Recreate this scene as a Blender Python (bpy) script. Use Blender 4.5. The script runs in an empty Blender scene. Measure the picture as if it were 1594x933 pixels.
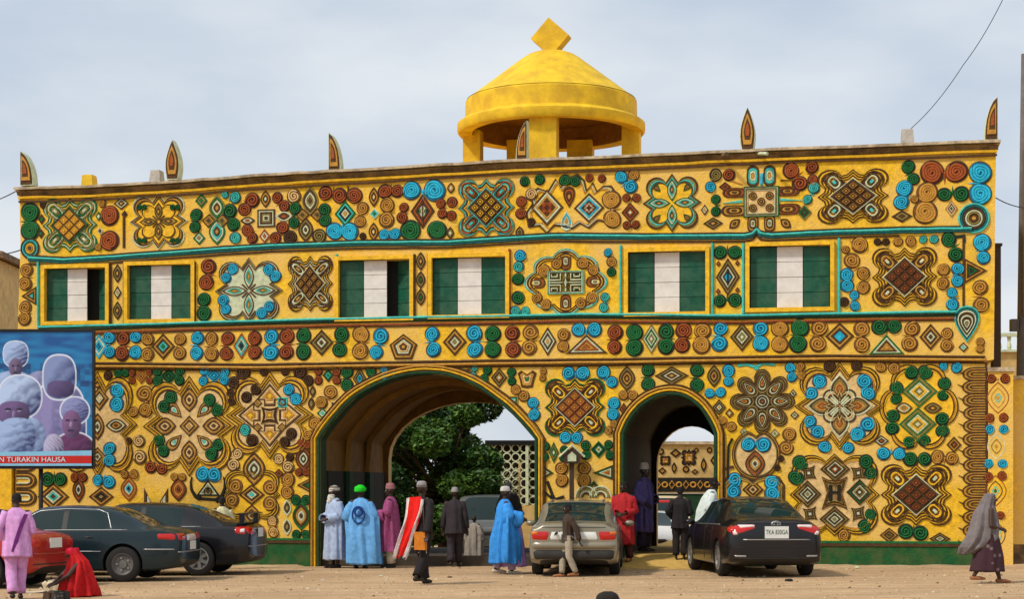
import bpy, bmesh, math, random
from math import sin, cos, pi, radians, sqrt, atan2
from mathutils import Vector, Matrix, noise
from mathutils.geometry import tessellate_polygon
from mathutils.bvhtree import BVHTree
random.seed(7)
SC = bpy.context.scene
COL = SC.collection
# ---------------------------------------------------------------- camera
F, CX, HY, CZ = 2800.0, 797.0, 765.0, 1.55
cam = bpy.data.cameras.new('camera'); camo = bpy.data.objects.new('camera', cam); COL.objects.link(camo)
camo.location = (0, 0, CZ); camo.rotation_euler = (radians(90), 0, 0)
cam.sensor_width = 36; cam.lens = 36*F/1594; cam.shift_y = (HY-466.5)/1594
cam.clip_start = .5; cam.clip_end = 3000
SC.camera = camo
# ---------------------------------------------------------------- sky and sun
SUN_EL, SUN_AZ = radians(47), radians(-56)      # sun in front left of the facade
W = bpy.data.worlds.new('World'); SC.world = W; W.use_nodes = True
nt = W.node_tree; nt.nodes.clear()
def wn(t, **k):
    n = nt.nodes.new(t)
    for a, b in k.items(): setattr(n, a, b)
    return n
sky = wn('ShaderNodeTexSky', sky_type='NISHITA', sun_disc=False, sun_elevation=SUN_EL, sun_rotation=pi - SUN_AZ, air_density=1.2, dust_density=3.0)
bg1 = wn('ShaderNodeBackground'); bg1.inputs[1].default_value = .10
nt.links.new(sky.outputs[0], bg1.inputs[0])
tc = wn('ShaderNodeTexCoord'); mp = wn('ShaderNodeMapping'); mp.inputs['Scale'].default_value = (1, 1, 2.6)
mp.inputs['Location'].default_value = (.35, .2, .1)
nt.links.new(tc.outputs['Generated'], mp.inputs[0])
nz = wn('ShaderNodeTexNoise'); nz.inputs['Scale'].default_value = 3.2; nz.inputs['Detail'].default_value = 7; nz.inputs['Roughness'].default_value = .48
nt.links.new(mp.outputs[0], nz.inputs['Vector'])
cr = wn('ShaderNodeValToRGB'); cr.color_ramp.elements[0].position = .40; cr.color_ramp.elements[0].color = (.585, .675, .80, 1)
cr.color_ramp.elements[1].position = .60; cr.color_ramp.elements[1].color = (.87, .91, .95, 1)
nt.links.new(nz.outputs[0], cr.inputs[0])
bg2 = wn('ShaderNodeBackground'); bg2.inputs[1].default_value = 1.0
nt.links.new(cr.outputs[0], bg2.inputs[0])
mx = wn('ShaderNodeMixShader'); mx.inputs[0].default_value = .86
nt.links.new(bg1.outputs[0], mx.inputs[1]); nt.links.new(bg2.outputs[0], mx.inputs[2])
wo = wn('ShaderNodeOutputWorld'); nt.links.new(mx.outputs[0], wo.inputs[0])
sl = bpy.data.lights.new('sun', 'SUN'); sl.energy = 2.9; sl.angle = radians(6); sl.color = (1, .93, .82)
so = bpy.data.objects.new('sun', sl); COL.objects.link(so)
sd = Vector((sin(SUN_AZ)*cos(SUN_EL), -cos(SUN_AZ)*cos(SUN_EL), sin(SUN_EL)))   # towards the sun
so.rotation_euler = sd.to_track_quat('Z', 'Y').to_euler(); so.location = sd*80
SC.view_settings.view_transform = 'Standard'; SC.view_settings.look = 'None'
SC.view_settings.exposure = 0; SC.view_settings.gamma = 1
# ---------------------------------------------------------------- materials
def mat(name, col, rough=.75, var=.18, scale=6, bump=.0, bscale=60, metal=0, spec=.3, coat=0, dirt=None, dscale=1.5, damt=.5):
    m = bpy.data.materials.new(name); m.use_nodes = True; t = m.node_tree; N = t.nodes; L = t.links
    b = N['Principled BSDF']; b.inputs['Roughness'].default_value = rough; b.inputs['Metallic'].default_value = metal
    b.inputs['Specular IOR Level'].default_value = spec; b.inputs['Coat Weight'].default_value = coat
    b.inputs['Coat Roughness'].default_value = .06
    tcn = N.new('ShaderNodeTexCoord'); geo = N.new('ShaderNodeNewGeometry')
    n1 = N.new('ShaderNodeTexNoise'); n1.inputs['Scale'].default_value = scale; n1.inputs['Detail'].default_value = 6; n1.inputs['Roughness'].default_value = .65
    L.new(geo.outputs['Position'], n1.inputs['Vector'])
    rp = N.new('ShaderNodeMapRange'); rp.inputs[1].default_value = .3; rp.inputs[2].default_value = .7
    rp.inputs[3].default_value = 1-var; rp.inputs[4].default_value = 1+var
    L.new(n1.outputs[0], rp.inputs[0])
    mu = N.new('ShaderNodeMix'); mu.data_type = 'RGBA'; mu.blend_type = 'MULTIPLY'; mu.inputs[0].default_value = 1
    mu.inputs[6].default_value = (*col, 1); L.new(rp.outputs[0], mu.inputs[7])
    out = mu.outputs[2]
    if dirt:
        n2 = N.new('ShaderNodeTexNoise'); n2.inputs['Scale'].default_value = dscale; n2.inputs['Detail'].default_value = 8; n2.inputs['Roughness'].default_value = .6
        L.new(geo.outputs['Position'], n2.inputs['Vector'])
        r2 = N.new('ShaderNodeMapRange'); r2.inputs[1].default_value = .42; r2.inputs[2].default_value = .62; r2.inputs[3].default_value = 0; r2.inputs[4].default_value = damt
        L.new(n2.outputs[0], r2.inputs[0])
        m2 = N.new('ShaderNodeMix'); m2.data_type = 'RGBA'; L.new(r2.outputs[0], m2.inputs[0]); L.new(out, m2.inputs[6]); m2.inputs[7].default_value = (*dirt, 1)
        out = m2.outputs[2]
    L.new(out, b.inputs['Base Color'])
    if bump:
        n3 = N.new('ShaderNodeTexNoise'); n3.inputs['Scale'].default_value = bscale; n3.inputs['Detail'].default_value = 5
        L.new(geo.outputs['Position'], n3.inputs['Vector'])
        bp = N.new('ShaderNodeBump'); bp.inputs['Strength'].default_value = bump; bp.inputs['Distance'].default_value = .02
        L.new(n3.outputs[0], bp.inputs['Height']); L.new(bp.outputs[0], b.inputs['Normal'])
    return m
def paint(n, c, **k):
    a = dict(rough=.7, var=.28, scale=9, bump=.5, bscale=35); a.update(k); return mat(n, c, **a)
M = {
 'wall': paint('golden_limewash', (.80, .465, .016), dirt=(.78, .50, .13), dscale=.75, damt=.85, bump=.7, bscale=28),
 'y': paint('golden_paint', (.80, .46, .018)),
 'p': paint('peach_paint', (.70, .47, .19)),
 'd': paint('dark_brown_paint', (.080, .034, .009)),
 'k': paint('black_paint', (.012, .010, .008)),
 'o': paint('ochre_paint', (.50, .25, .035)),
 'r': paint('rust_paint', (.33, .075, .014)),
 'g': paint('green_paint', (.008, .13, .030)),
 'b': paint('blue_paint', (.020, .42, .60)),
 't': paint('teal_paint', (.05, .48, .42)),
 'c': paint('cream_paint', (.55, .59, .38)),
 'v': paint('olive_paint', (.24, .18, .045)),
 'O': paint('ochre_groove', (.16, .065, .012)), 'R': paint('rust_groove', (.06, .014, .006)), 'G': paint('green_groove', (.004, .025, .01)),
 'B': paint('blue_groove', (.008, .13, .24)), 'T': paint('teal_groove', (.012, .12, .13)), 'C': paint('cream_groove', (.14, .07, .02)),
 'D': paint('brown_groove', (.02, .01, .005)),
 'shutg': mat('green_shutter_paint', (.003, .080, .042), rough=.5, var=.3, dirt=(.05, .10, .06), dscale=3, damt=.5),
 'shutw': mat('white_shutter_paint', (.72, .69, .64), rough=.5, var=.08, dirt=(.5, .45, .38), damt=.3, dscale=4),
 'dark': mat('dark_interior', (.008, .008, .007), rough=.9),
 'plinth': paint('green_plinth_paint', (.006, .085, .018), dirt=(.10, .11, .03), dscale=2.6, damt=.5),
 'dome': paint('yellow_dome_paint', (.78, .50, .018), scale=3, var=.16, dirt=(.50, .28, .02), dscale=2.2, damt=.6),
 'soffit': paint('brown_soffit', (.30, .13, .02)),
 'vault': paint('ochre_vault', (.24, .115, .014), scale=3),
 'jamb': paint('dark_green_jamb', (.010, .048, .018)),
 'dado': mat('dark_dado', (.006, .010, .008), rough=.7), 'vdark': paint('vault_shade_brown', (.030, .017, .008)),  # vdark: passage shade put into a darker copy of the vault colour
 'lip': paint('weathered_coping', (.55, .44, .28), dirt=(.18, .12, .07), dscale=3, damt=.7),
 'corn': paint('mottled_brown_cornice', (.22, .13, .05), dirt=(.05, .03, .015), dscale=3, damt=.8),
 'grey': paint('grey_concrete', (.42, .38, .33)),
 'tan': paint('tan_render', (.56, .38, .14), scale=3),
}
# ---------------------------------------------------------------- object helpers
def link(o, parent=None):
    COL.objects.link(o)
    if parent: o.parent = parent
    return o
def tag(o, label=None, cat=None, group=None, kind=None):
    if label: o['label'] = label
    if cat: o['category'] = cat
    if group: o['group'] = group
    if kind: o['kind'] = kind
    return o
def empty(name, loc=(0, 0, 0), rz=0, **k):
    o = bpy.data.objects.new(name, None); o.location = loc; o.rotation_euler = (0, 0, rz); o.empty_display_size = .2
    link(o); return tag(o, **k)
class MB:
    def __init__(s): s.v = []; s.f = []; s.m = []; s.mats = []
    def mi(s, m):
        if isinstance(m, str): m = M[m]
        if m not in s.mats: s.mats.append(m)
        return s.mats.index(m)
    def add(s, vs, fs, m):
        b = len(s.v); i = s.mi(m); s.v += [tuple(v) for v in vs]
        for f in fs: s.f.append(tuple(b+a for a in f)); s.m.append(i)
    def box(s, x0, x1, y0, y1, z0, z1, m, mtx=None):
        vs = [Vector((x, y, z)) for z in (z0, z1) for y in (y0, y1) for x in (x0, x1)]
        if mtx: vs = [mtx @ v for v in vs]
        s.add(vs, [(0, 2, 3, 1), (4, 5, 7, 6), (0, 1, 5, 4), (2, 6, 7, 3), (0, 4, 6, 2), (1, 3, 7, 5)], m)
    def rows(s, R, m, closed=True, cap0=False, cap1=False):     # loft through rows of equal length
        n = len(R[0]); vs = [p for r in R for p in r]; fs = []
        for i in range(len(R)-1):
            for j in range(n if closed else n-1):
                k = (j+1) % n; fs.append((i*n+j, i*n+k, (i+1)*n+k, (i+1)*n+j))
        if cap0: fs.append(tuple(reversed(range(n))))
        if cap1: fs.append(tuple((len(R)-1)*n+j for j in range(n)))
        s.add(vs, fs, m)
    def tube(s, pts, r, m, n=8, caps=True):
        pts = [Vector(p) for p in pts]; R = []
        rr = r if isinstance(r, (list, tuple)) else [r]*len(pts)
        for i, p in enumerate(pts):
            d = (pts[min(i+1, len(pts)-1)] - pts[max(i-1, 0)]).normalized()
            a = d.cross(Vector((0, 0, 1)) if abs(d.z) < .9 else Vector((1, 0, 0))).normalized(); b = d.cross(a)
            R.append([p + (a*cos(t)+b*sin(t))*rr[i] for t in [2*pi*k/n for k in range(n)]])
        s.rows(R, m, True, caps, caps)
    def lathe(s, prof, m, c=(0, 0, 0), n=32, axis='z', caps=True):
        R = []
        for r, h in prof:
            ring = []
            for k in range(n):
                a = 2*pi*k/n
                p = (r*cos(a), r*sin(a), h) if axis == 'z' else (r*cos(a), h, r*sin(a)) if axis == 'y' else (h, r*cos(a), r*sin(a))
                ring.append((p[0]+c[0], p[1]+c[1], p[2]+c[2]))
            R.append(ring)
        s.rows(R, m, True, caps, caps)
    def mesh(s, name, smooth=False):
        me = bpy.data.meshes.new(name); me.from_pydata(s.v, [], s.f); me.validate()
        for m in s.mats: me.materials.append(m)
        if len(me.polygons) == len(s.m): me.polygons.foreach_set('material_index', s.m)
        bm = bmesh.new(); bm.from_mesh(me); bmesh.ops.recalc_face_normals(bm, faces=bm.faces); bm.to_mesh(me); bm.free()
        if smooth: me.polygons.foreach_set('use_smooth', [True]*len(me.polygons))
        return me
    def build(s, name, parent=None, loc=(0, 0, 0), smooth=False, rz=0, **k):
        o = bpy.data.objects.new(name, s.mesh(name, smooth)); o.location = loc; o.rotation_euler = (0, 0, rz)
        link(o, parent); return tag(o, **k)
def sharpen(me, ang=35):
    me.polygons.foreach_set('use_smooth', [True]*len(me.polygons))
    me.set_sharp_from_angle(angle=radians(ang))
# ---------------------------------------------------------------- where things stand
def sfac(u): return 76*(1+6.3e-5*(u-1550))
A = Vector(((1550-CX)/sfac(1550), F/sfac(1550))); B = Vector(((30-CX)/sfac(30), F/sfac(30)))
T = (A-B).normalized(); NB = Vector((-T.y, T.x)); ANG = atan2(T.y, T.x)
def gz(X): return .0074*(X-9.9)
def wl(u, v, out=0):            # photo point on the facade plane -> facade coordinates (along, height)
    dx = (u-CX)/F
    Y = (-out + B.dot(NB))/(dx*NB.x + NB.y)
    P = Vector((dx*Y, Y)) - B
    return P.dot(T), CZ+(HY-v)/F*Y
def floc(lx, ly, z=0):          # facade coordinates -> world
    p = B + T*lx + NB*ly; return Vector((p.x, p.y, z))
def grd(u, v):                  # photo point on the ground -> world
    s = (v-HY)/1.6
    for _ in range(6):
        X = (u-CX)/s; s = (v-HY)/(CZ-gz(X))
    return Vector(((u-CX)/s, F/s, gz((u-CX)/s))), s
def at(u, v, Y): return Vector(((u-CX)/F*Y, Y, CZ+(HY-v)/F*Y))
# ---------------------------------------------------------------- ground
gm = mat('sandy_earth', (.50, .335, .185), rough=.95, var=.18, scale=5, bump=.9, bscale=22, dirt=(.38, .24, .13), dscale=.35, damt=.6)
g = MB(); NX, NY = 60, 40
xs = [-400, -150, -60]+[-30+i*1.0 for i in range(61)]+[60, 150, 400]
ys = [-60, 0]+[12+i*1.0 for i in range(50)]+[80, 150, 400, 1500]
vs = []
for y in ys:
    for x in xs:
        z = gz(max(-30, min(30, x)))
        z -= .42*max(0, min(1, (y-45.5)/5)) if y < 200 else .42
        if 20 < y < 60: z += .012*noise.noise(Vector((x*.5, y*.5, 0)))
        vs.append((x, y, z))
n = len(xs)
g.add(vs, [(j*n+i, j*n+i+1, (j+1)*n+i+1, (j+1)*n+i) for j in range(len(ys)-1) for i in range(n-1)], gm)
g.build('ground', smooth=True, kind='structure')
t_ = gm.node_tree; bs = t_.nodes['Principled BSDF']; src = bs.inputs['Base Color'].links[0].from_socket       # long faint wheel marks and swept dust
mpp = t_.nodes.new('ShaderNodeMapping'); mpp.inputs['Scale'].default_value = (.22, 2.6, 1); mpp.inputs['Rotation'].default_value = (0, 0, .12); gg = t_.nodes.new('ShaderNodeNewGeometry'); t_.links.new(gg.outputs['Position'], mpp.inputs[0])
nn = t_.nodes.new('ShaderNodeTexNoise'); nn.inputs['Scale'].default_value = 1.3; nn.inputs['Detail'].default_value = 6; t_.links.new(mpp.outputs[0], nn.inputs['Vector'])
mr = t_.nodes.new('ShaderNodeMapRange'); mr.inputs[1].default_value = .38; mr.inputs[2].default_value = .64; mr.inputs[3].default_value = .84; mr.inputs[4].default_value = 1.10; t_.links.new(nn.outputs[0], mr.inputs[0])
mm = t_.nodes.new('ShaderNodeMix'); mm.data_type = 'RGBA'; mm.blend_type = 'MULTIPLY'; mm.inputs[0].default_value = 1; t_.links.new(src, mm.inputs[6]); t_.links.new(mr.outputs[0], mm.inputs[7]); t_.links.new(mm.outputs[2], bs.inputs['Base Color'])
# ================================================================ the gatehouse
GH = empty('gatehouse', (B.x, B.y, 0), ANG, label='wide two storey yellow palace gatehouse covered in coloured relief patterns', cat='gatehouse')
def PW(pts): return [wl(u, v) for u, v in pts]
arch1 = [(499, 900), (499, 684), (517, 659), (549, 624), (589, 600), (628, 587), (663, 583), (700, 587), (737, 601), (769, 622), (798, 646), (832, 684), (832, 900)]
arch2 = [(972, 900), (972, 676), (982, 655), (998, 635), (1020, 621), (1043, 616), (1066, 620), (1089, 637), (1104, 660), (1111, 676), (1111, 900)]
def smoothpts(P, k=3):          # Catmull-Rom between the inner points
    out = [P[0]]
    Q = P[1:-1]
    for i in range(len(Q)-1):
        p0, p1, p2, p3 = Q[max(i-1, 0)], Q[i], Q[i+1], Q[min(i+2, len(Q)-1)]
        for s in range(k):
            t = s/k
            out.append(tuple(.5*((2*p1[a])+(-p0[a]+p2[a])*t+(2*p0[a]-5*p1[a]+4*p2[a]-p3[a])*t*t+(-p0[a]+3*p1[a]-3*p2[a]+p3[a])*t**3) for a in (0, 1)))
    return out+[Q[-1], P[-1]]
arch1 = smoothpts(arch1); arch2 = smoothpts(arch2)
topline = [(30, 296), (140, 293), (300, 284), (420, 275), (560, 267), (800, 253), (1000, 245), (1200, 236), (1552, 223)]
WIN = [(70, 166, 417, 501), (199, 299, 412, 498), (527, 639, 404, 495), (672, 788, 400, 491), (977, 1099, 391, 487), (1166, 1293, 382, 480)]
outer = [(24, 900), (24, 740), (28, 500), (32, 380)] + topline + [(1550, 240), (1547, 560), (1534, 562), (1537, 900)]
bot1 = list(reversed(arch1)); bot2 = list(reversed(arch2))
loop = outer[:-1] + [outer[-1]] + bot2 + bot1
fl = PW(loop)
fl = [(x, max(z, -.3)) for x, z in fl]
holes = [PW([(a, c), (a, d), (b, d), (b, c)]) for a, b, c, d in WIN]
DEPTH = 5.8
w = MB()
polys = [[Vector((x, z, 0)) for x, z in fl]] + [[Vector((x, z, 0)) for x, z in h] for h in holes]
tris = tessellate_polygon(polys)
flat = [(p.x, p.y) for q in polys for p in q]
w.add([(x, 0, z) for x, z in flat], tris, 'wall')
for h in holes:
    w.rows([[(x, 0, z) for x, z in h], [(x, .3, z) for x, z in h]], 'wall')
    w.add([(x, .3, z) for x, z in h], [(0, 1, 2, 3)], 'dark')
sil = PW(outer); sil = [(x, max(z, -.3)) for x, z in sil]
w.rows([[(x, 0, z) for x, z in sil], [(x, DEPTH, z) for x, z in sil]], 'wall', closed=False)
# back wall with its two smaller openings
def back_arch(lx0, lx1, zs, za, n=16):
    c = (lx0+lx1)/2; r = (lx1-lx0)/2
    return [(lx1, -.3)]+[(c+r*cos(pi*k/n), zs+(za-zs)*sin(pi*k/n)) for k in range(n+1)]+[(lx0, -.3)]
a1x0, _ = wl(499, 800); a1x1, _ = wl(832, 800); a2x0, _ = wl(972, 800); a2x1, _ = wl(1111, 800)
ba1 = back_arch(a1x0+.12, a1x1-.35, 2.35, 3.75); ba2 = back_arch(a2x0+.12, a2x1-.12, 2.2, 3.12)
bl = sil[:4]+[(x, z) for x, z in sil[4:-3]]+[sil[-3], sil[-2], sil[-1]]+ba2+ba1
polys = [[Vector((x, z, 0)) for x, z in bl]]
w.add([(x, DEPTH, z) for x, z in bl], tessellate_polygon(polys), 'wall')
w.build('wall', GH)
# vaulted passages
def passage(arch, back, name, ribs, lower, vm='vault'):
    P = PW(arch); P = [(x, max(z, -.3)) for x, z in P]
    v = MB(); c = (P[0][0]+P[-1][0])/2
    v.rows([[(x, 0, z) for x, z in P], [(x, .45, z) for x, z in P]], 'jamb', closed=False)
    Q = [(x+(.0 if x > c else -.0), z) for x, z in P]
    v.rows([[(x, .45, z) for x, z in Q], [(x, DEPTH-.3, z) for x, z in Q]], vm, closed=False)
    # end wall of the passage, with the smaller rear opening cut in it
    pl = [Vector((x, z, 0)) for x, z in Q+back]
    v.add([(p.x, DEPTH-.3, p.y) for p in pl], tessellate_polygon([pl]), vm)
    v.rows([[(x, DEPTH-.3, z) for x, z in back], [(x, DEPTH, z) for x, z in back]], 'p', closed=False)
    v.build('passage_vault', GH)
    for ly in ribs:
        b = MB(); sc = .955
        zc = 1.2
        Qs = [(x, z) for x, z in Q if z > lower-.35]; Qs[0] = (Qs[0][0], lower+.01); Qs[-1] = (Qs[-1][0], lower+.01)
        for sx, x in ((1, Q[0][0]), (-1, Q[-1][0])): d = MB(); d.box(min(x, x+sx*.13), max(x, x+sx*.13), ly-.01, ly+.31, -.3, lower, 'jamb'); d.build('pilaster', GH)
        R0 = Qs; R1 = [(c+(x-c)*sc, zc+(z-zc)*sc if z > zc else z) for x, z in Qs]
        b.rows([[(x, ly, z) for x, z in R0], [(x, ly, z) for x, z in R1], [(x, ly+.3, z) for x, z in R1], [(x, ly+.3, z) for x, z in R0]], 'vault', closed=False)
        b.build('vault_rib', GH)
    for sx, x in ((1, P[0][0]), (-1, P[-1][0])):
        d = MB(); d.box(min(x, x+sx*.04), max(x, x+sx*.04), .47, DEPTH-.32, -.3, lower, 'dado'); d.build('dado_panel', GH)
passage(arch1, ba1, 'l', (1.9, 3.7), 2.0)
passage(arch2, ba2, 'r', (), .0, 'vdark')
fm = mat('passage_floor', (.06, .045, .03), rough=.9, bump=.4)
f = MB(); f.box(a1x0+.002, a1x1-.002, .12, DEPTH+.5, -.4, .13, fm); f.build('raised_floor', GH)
rm = mat('golden_sand_ramp', (.56, .35, .09), rough=.95, bump=.5, bscale=18, var=.2)
f = MB()
x0, x1 = a2x0-.0, a2x1+.0
f.add([(x0-.5, -1.3, -.06), (x1+.9, -1.3, -.04), (x0, .3, .20), (x1, .3, .20), (x0, DEPTH+6, .22), (x1, DEPTH+6, .22), (x0-.1, .3, -.3), (x1+.1, .3, -.3), (x0, -.02, .13), (x1, -.02, .13)],
      [(0, 1, 9, 8), (8, 9, 3, 2), (2, 3, 5, 4), (0, 8, 6), (1, 7, 9)], rm); f.build('sand_ramp', GH)
# roof slab
r = MB(); zt = [wl(u, v) for u, v in topline]
r.rows([[(x, .3, z-.5) for x, z in zt], [(x, DEPTH, z-.5) for x, z in zt]], 'grey', closed=False)
r.rows([[(x, .3, z-.5) for x, z in zt], [(x, .3, z) for x, z in zt], [(x, 0, z) for x, z in zt]], 'wall', closed=False)
r.build('roof', GH)
# cornice: swept profile along the top line
def sweep(pts, prof, m, name, ext=0):
    b = MB(); P = [wl(u, v) for u, v in pts]; P[0] = (P[0][0]-ext, P[0][1]); P[-1] = (P[-1][0]+ext, P[-1][1])
    D = []
    for i in range(len(P)-1):     # denser, slightly uneven
        for s in range(6):
            t = s/6; D.append((P[i][0]*(1-t)+P[i+1][0]*t, P[i][1]*(1-t)+P[i+1][1]*t+random.uniform(-.010, .010)))
    D.append(P[-1])
    b.rows([[(x, -o, z+dz) for o, dz in prof] for x, z in D], m, True, True, True)
    return b.build(name, GH)
sweep(topline, [(-.35, -.01), (.17, -.01), (.17, .045), (-.35, .05)], 'lip', 'coping', .06)
sweep([(u, v+2) for u, v in topline], [(-.0, -.11), (.05, -.11), (.12, -.02), (-.0, -.02)], 'corn', 'cornice', .02)  # dark band carries the shade under the coping in its colour
sweep([(u, v+11) for u, v in topline], [(-.0, -.05), (.07, -.05), (.08, .0), (-.0, .0)], 'y', 'cornice_moulding')
sweep([(u, v+17) for u, v in topline], [(-.0, -.04), (.05, -.04), (.05, .0), (-.0, .0)], 'd', 'cornice_moulding')
# green plinth
for a, b_ in ((24, 489), (840, 956), (1123, 1533)):
    x0, z0 = wl(a, 850); x1, z1 = wl(b_, 850)
    for k, (za, zb, o, m) in enumerate(((-.3, .40, .05, 'plinth'), (.40, .46, .07, 'd'), (.463, .51, .05, 'g'))):
        b = MB(); b.box(x0, x1, -o, -.001, za, zb, m); b.build('plinth' if k == 0 else 'plinth_moulding', GH)
# ---------------------------------------------------------------- relief ornament
def shp(kind, n=10):
    if kind == 'diamond': return [(1, 0), (0, 1), (-1, 0), (0, -1)]
    if kind == 'square': return [(1, 1), (-1, 1), (-1, -1), (1, -1)]
    if kind == 'bowsq': return [(1, 1)]+[(cos(a)*.0+x, y) for a, x, y in ((0, .5, .8), (0, 0, .74), (0, -.5, .8))]+[(-1, 1), (-.8, .5), (-.74, 0), (-.8, -.5), (-1, -1), (-.5, -.8), (0, -.74), (.5, -.8), (1, -1), (.8, -.5), (.74, 0), (.8, .5)]
    if kind == 'circle': return [(cos(2*pi*k/20), sin(2*pi*k/20)) for k in range(20)]
    if kind == 'leaf':
        R = [(sin(pi*k/n)**.92, -1+2*k/n) for k in range(n+1)]
        return R+[(-x, y) for x, y in reversed(R[1:-1])]
    if kind == 'leafh': return [(y, x) for x, y in shp('leaf')]
    if kind == 'drop': return [(sin(a)*(.5+.5*sin(a/2)**.6 if True else 1), -cos(a)) for a in [2*pi*k/18 for k in range(18)]]
    if kind == 'dropup':
        return [(sin(a)*sin(a/2)**1.2, cos(a)) for a in [2*pi*k/20 for k in range(20)]]
    if kind == 'dropdn': return [(x, -y) for x, y in shp('dropup')]
    if kind == 'penta': return [(0, 1), (-1, .15), (-.62, -1), (.62, -1), (1, .15)]
    if kind == 'fly': return [(0, .55), (-.6, 1), (-1, .7), (-.75, -.1), (-.6, -.9), (0, -1), (.6, -.9), (.75, -.1), (1, .7), (.6, 1)]
    if kind in ('knot', 'star', 'round', 'star2'):
        c, rho, t0 = {'knot': (.60, .33, 68), 'star': (.53, .36, 62), 'round': (.50, .42, 50), 'star2': (.50, .38, 70)}[kind]
        q = []
        for k in range(11):
            a = radians(-t0+(90+2*t0)*k/10); q.append((c+rho*cos(a), c+rho*sin(a)))
        tip = {'knot': .93, 'round': .95}.get(kind, 1.0)
        out = []
        for s in range(4):
            ca, sa = cos(pi/2*s), sin(pi/2*s)
            for x, y in [(tip, 0)]+([(.76, .15)] if kind == 'knot' else [])+q+([(.15, .76)] if kind == 'knot' else []): out.append((x*ca-y*sa, x*sa+y*ca))
        return out
    if kind == 'cloud':         # many round lobes
        out = []
        L = [(0, .35), (35, .30), (90, .42), (145, .30), (180, .35), (215, .30), (270, .42), (325, .30)]
        for k in range(64):
            a = 2*pi*k/64; r = .80+.16*abs(cos(4*a))+.04*abs(cos(2*a)); out.append((r*cos(a)*1.02, r*sin(a)*1.02))
        return out
    if kind == 'six':
        return [((.72+.28*abs(sin(3*a+pi/2))**.5)*cos(a), (.72+.28*abs(sin(3*a+pi/2))**.5)*sin(a)) for a in [2*pi*k/72 for k in range(72)]]
    if kind == 'heart':
        out = []
        for k in range(33):
            a = -pi/2+pi*2*k/32; x = cos(a); y = sin(a)
            out.append((x*(1 if y > -.2 else 1-.0), y*1.0 - (0 if abs(x) > .35 or y < 0 else .28*(1-abs(x)/.35))))
        return out[:-1]
    if kind == 'petal8':
        return [((.62+.38*abs(cos(4*a))**.6)*cos(a), (.62+.38*abs(cos(4*a))**.6)*sin(a)) for a in [2*pi*k/96 for k in range(96)]]
    if kind == 'stad':
        return [(1, 0)]+[(cos(a)*1, .45+.55*sin(a)) for a in [pi*k/8 for k in range(9)]][1:-1]+[(-1, 0)]+[(cos(a)*1, -.45+.55*sin(a)) for a in [pi+pi*k/8 for k in range(1, 8)]]
def rot(P, deg):
    c, s = cos(radians(deg)), sin(radians(deg)); return [(x*c-y*s, x*s+y*c) for x, y in P]
class Rel(MB):                  # relief in photo pixels about a centre, y up; depth in metres
    def __init__(s, u, v):
        super().__init__(); s.u, s.v_ = u, v
        s.lx, s.z = wl(u, v); a = wl(u-1, v)[0]; b = wl(u+1, v)[0]; s.sx = (b-a)/2; s.sz = wl(u, v-1)[1]-s.z
    def P(s, x, y, h): return (x*s.sx, -h, y*s.sz)
    def ring(s, pts, k0, k1, m, h=.03, z0=.004, off=(0, 0)):
        h *= .65
        rows = []
        for k, hh in ((k0, z0), (k0*.72+k1*.28, z0+h), (k0*.28+k1*.72, z0+h), (k1, z0)):
            rows.append([s.P(off[0]+(x)*k, off[1]+(y)*k, hh) for x, y in pts])
        s.rows(rows, m)
    def fill(s, pts, k, m, h=.02, z0=.002, off=(0, 0)):
        h *= .65 if h > .01 else 1
        if k*max(abs(x) for x, y in pts) < .3: return
        o = [s.P(off[0]+x*k, off[1]+y*k, z0) for x, y in pts]; i = [s.P(off[0]+x*k*.88, off[1]+y*k*.88, z0+h) for x, y in pts]
        n = len(pts); s.add(o+i+[s.P(off[0], off[1], z0+h)], [(a, (a+1) % n, n+(a+1) % n, n+a) for a in range(n)]+[(n+a, n+(a+1) % n, 2*n) for a in range(n)], m)
    def nest(s, kind, hw, hh, cols, off=(0, 0), deg=0, h=.03, stop=None, base=None):
        P = kind if isinstance(kind, list) else shp(kind)
        P = rot([(x*hw, y*hh) for x, y in P], deg); n = len(cols)
        if base: s.fill(P, .98, base, h=.004+.002, z0=.001, off=off)
        st = stop if stop else 0
        for i, c in enumerate(cols):
            k0 = 1-(1-st)*i/n; k1 = 1-(1-st)*(i+1)/n
            if i == n-1 and not stop: s.fill(P, k0, c, h=h*.8, z0=.006, off=off)
            elif c != '.': s.ring(P, k0, k1, c, h=h*(1 if i % 2 == 0 else .6), z0=.004+.0015*(i % 2), off=off)
        return s
    def stroke(s, pts, wd, m, h=.03, z0=.003, taper=False):       # open ribbon through pixel points relative to the centre
        h *= .7
        n = len(pts); rows = []
        for i, p in enumerate(pts):
            a = pts[max(i-1, 0)]; b = pts[min(i+1, n-1)]; dx, dy = b[0]-a[0], b[1]-a[1]; l = sqrt(dx*dx+dy*dy) or 1
            nx, ny = -dy/l, dx/l; w_ = wd*(1-.85*i/(n-1)) if taper else wd
            rows.append([s.P(p[0]+nx*w_*q, p[1]+ny*w_*q, hh) for q, hh in ((-.5, 0), (-.3, z0+h), (.3, z0+h), (.5, 0))])
        s.rows(rows, m, False)
        for r_ in (rows[0], rows[-1]): s.add(r_, [(0, 1, 2, 3)], m)
    def done(s, name, **k):
        return s.build(name, GH, (s.lx, 0, s.z), **k)
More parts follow.
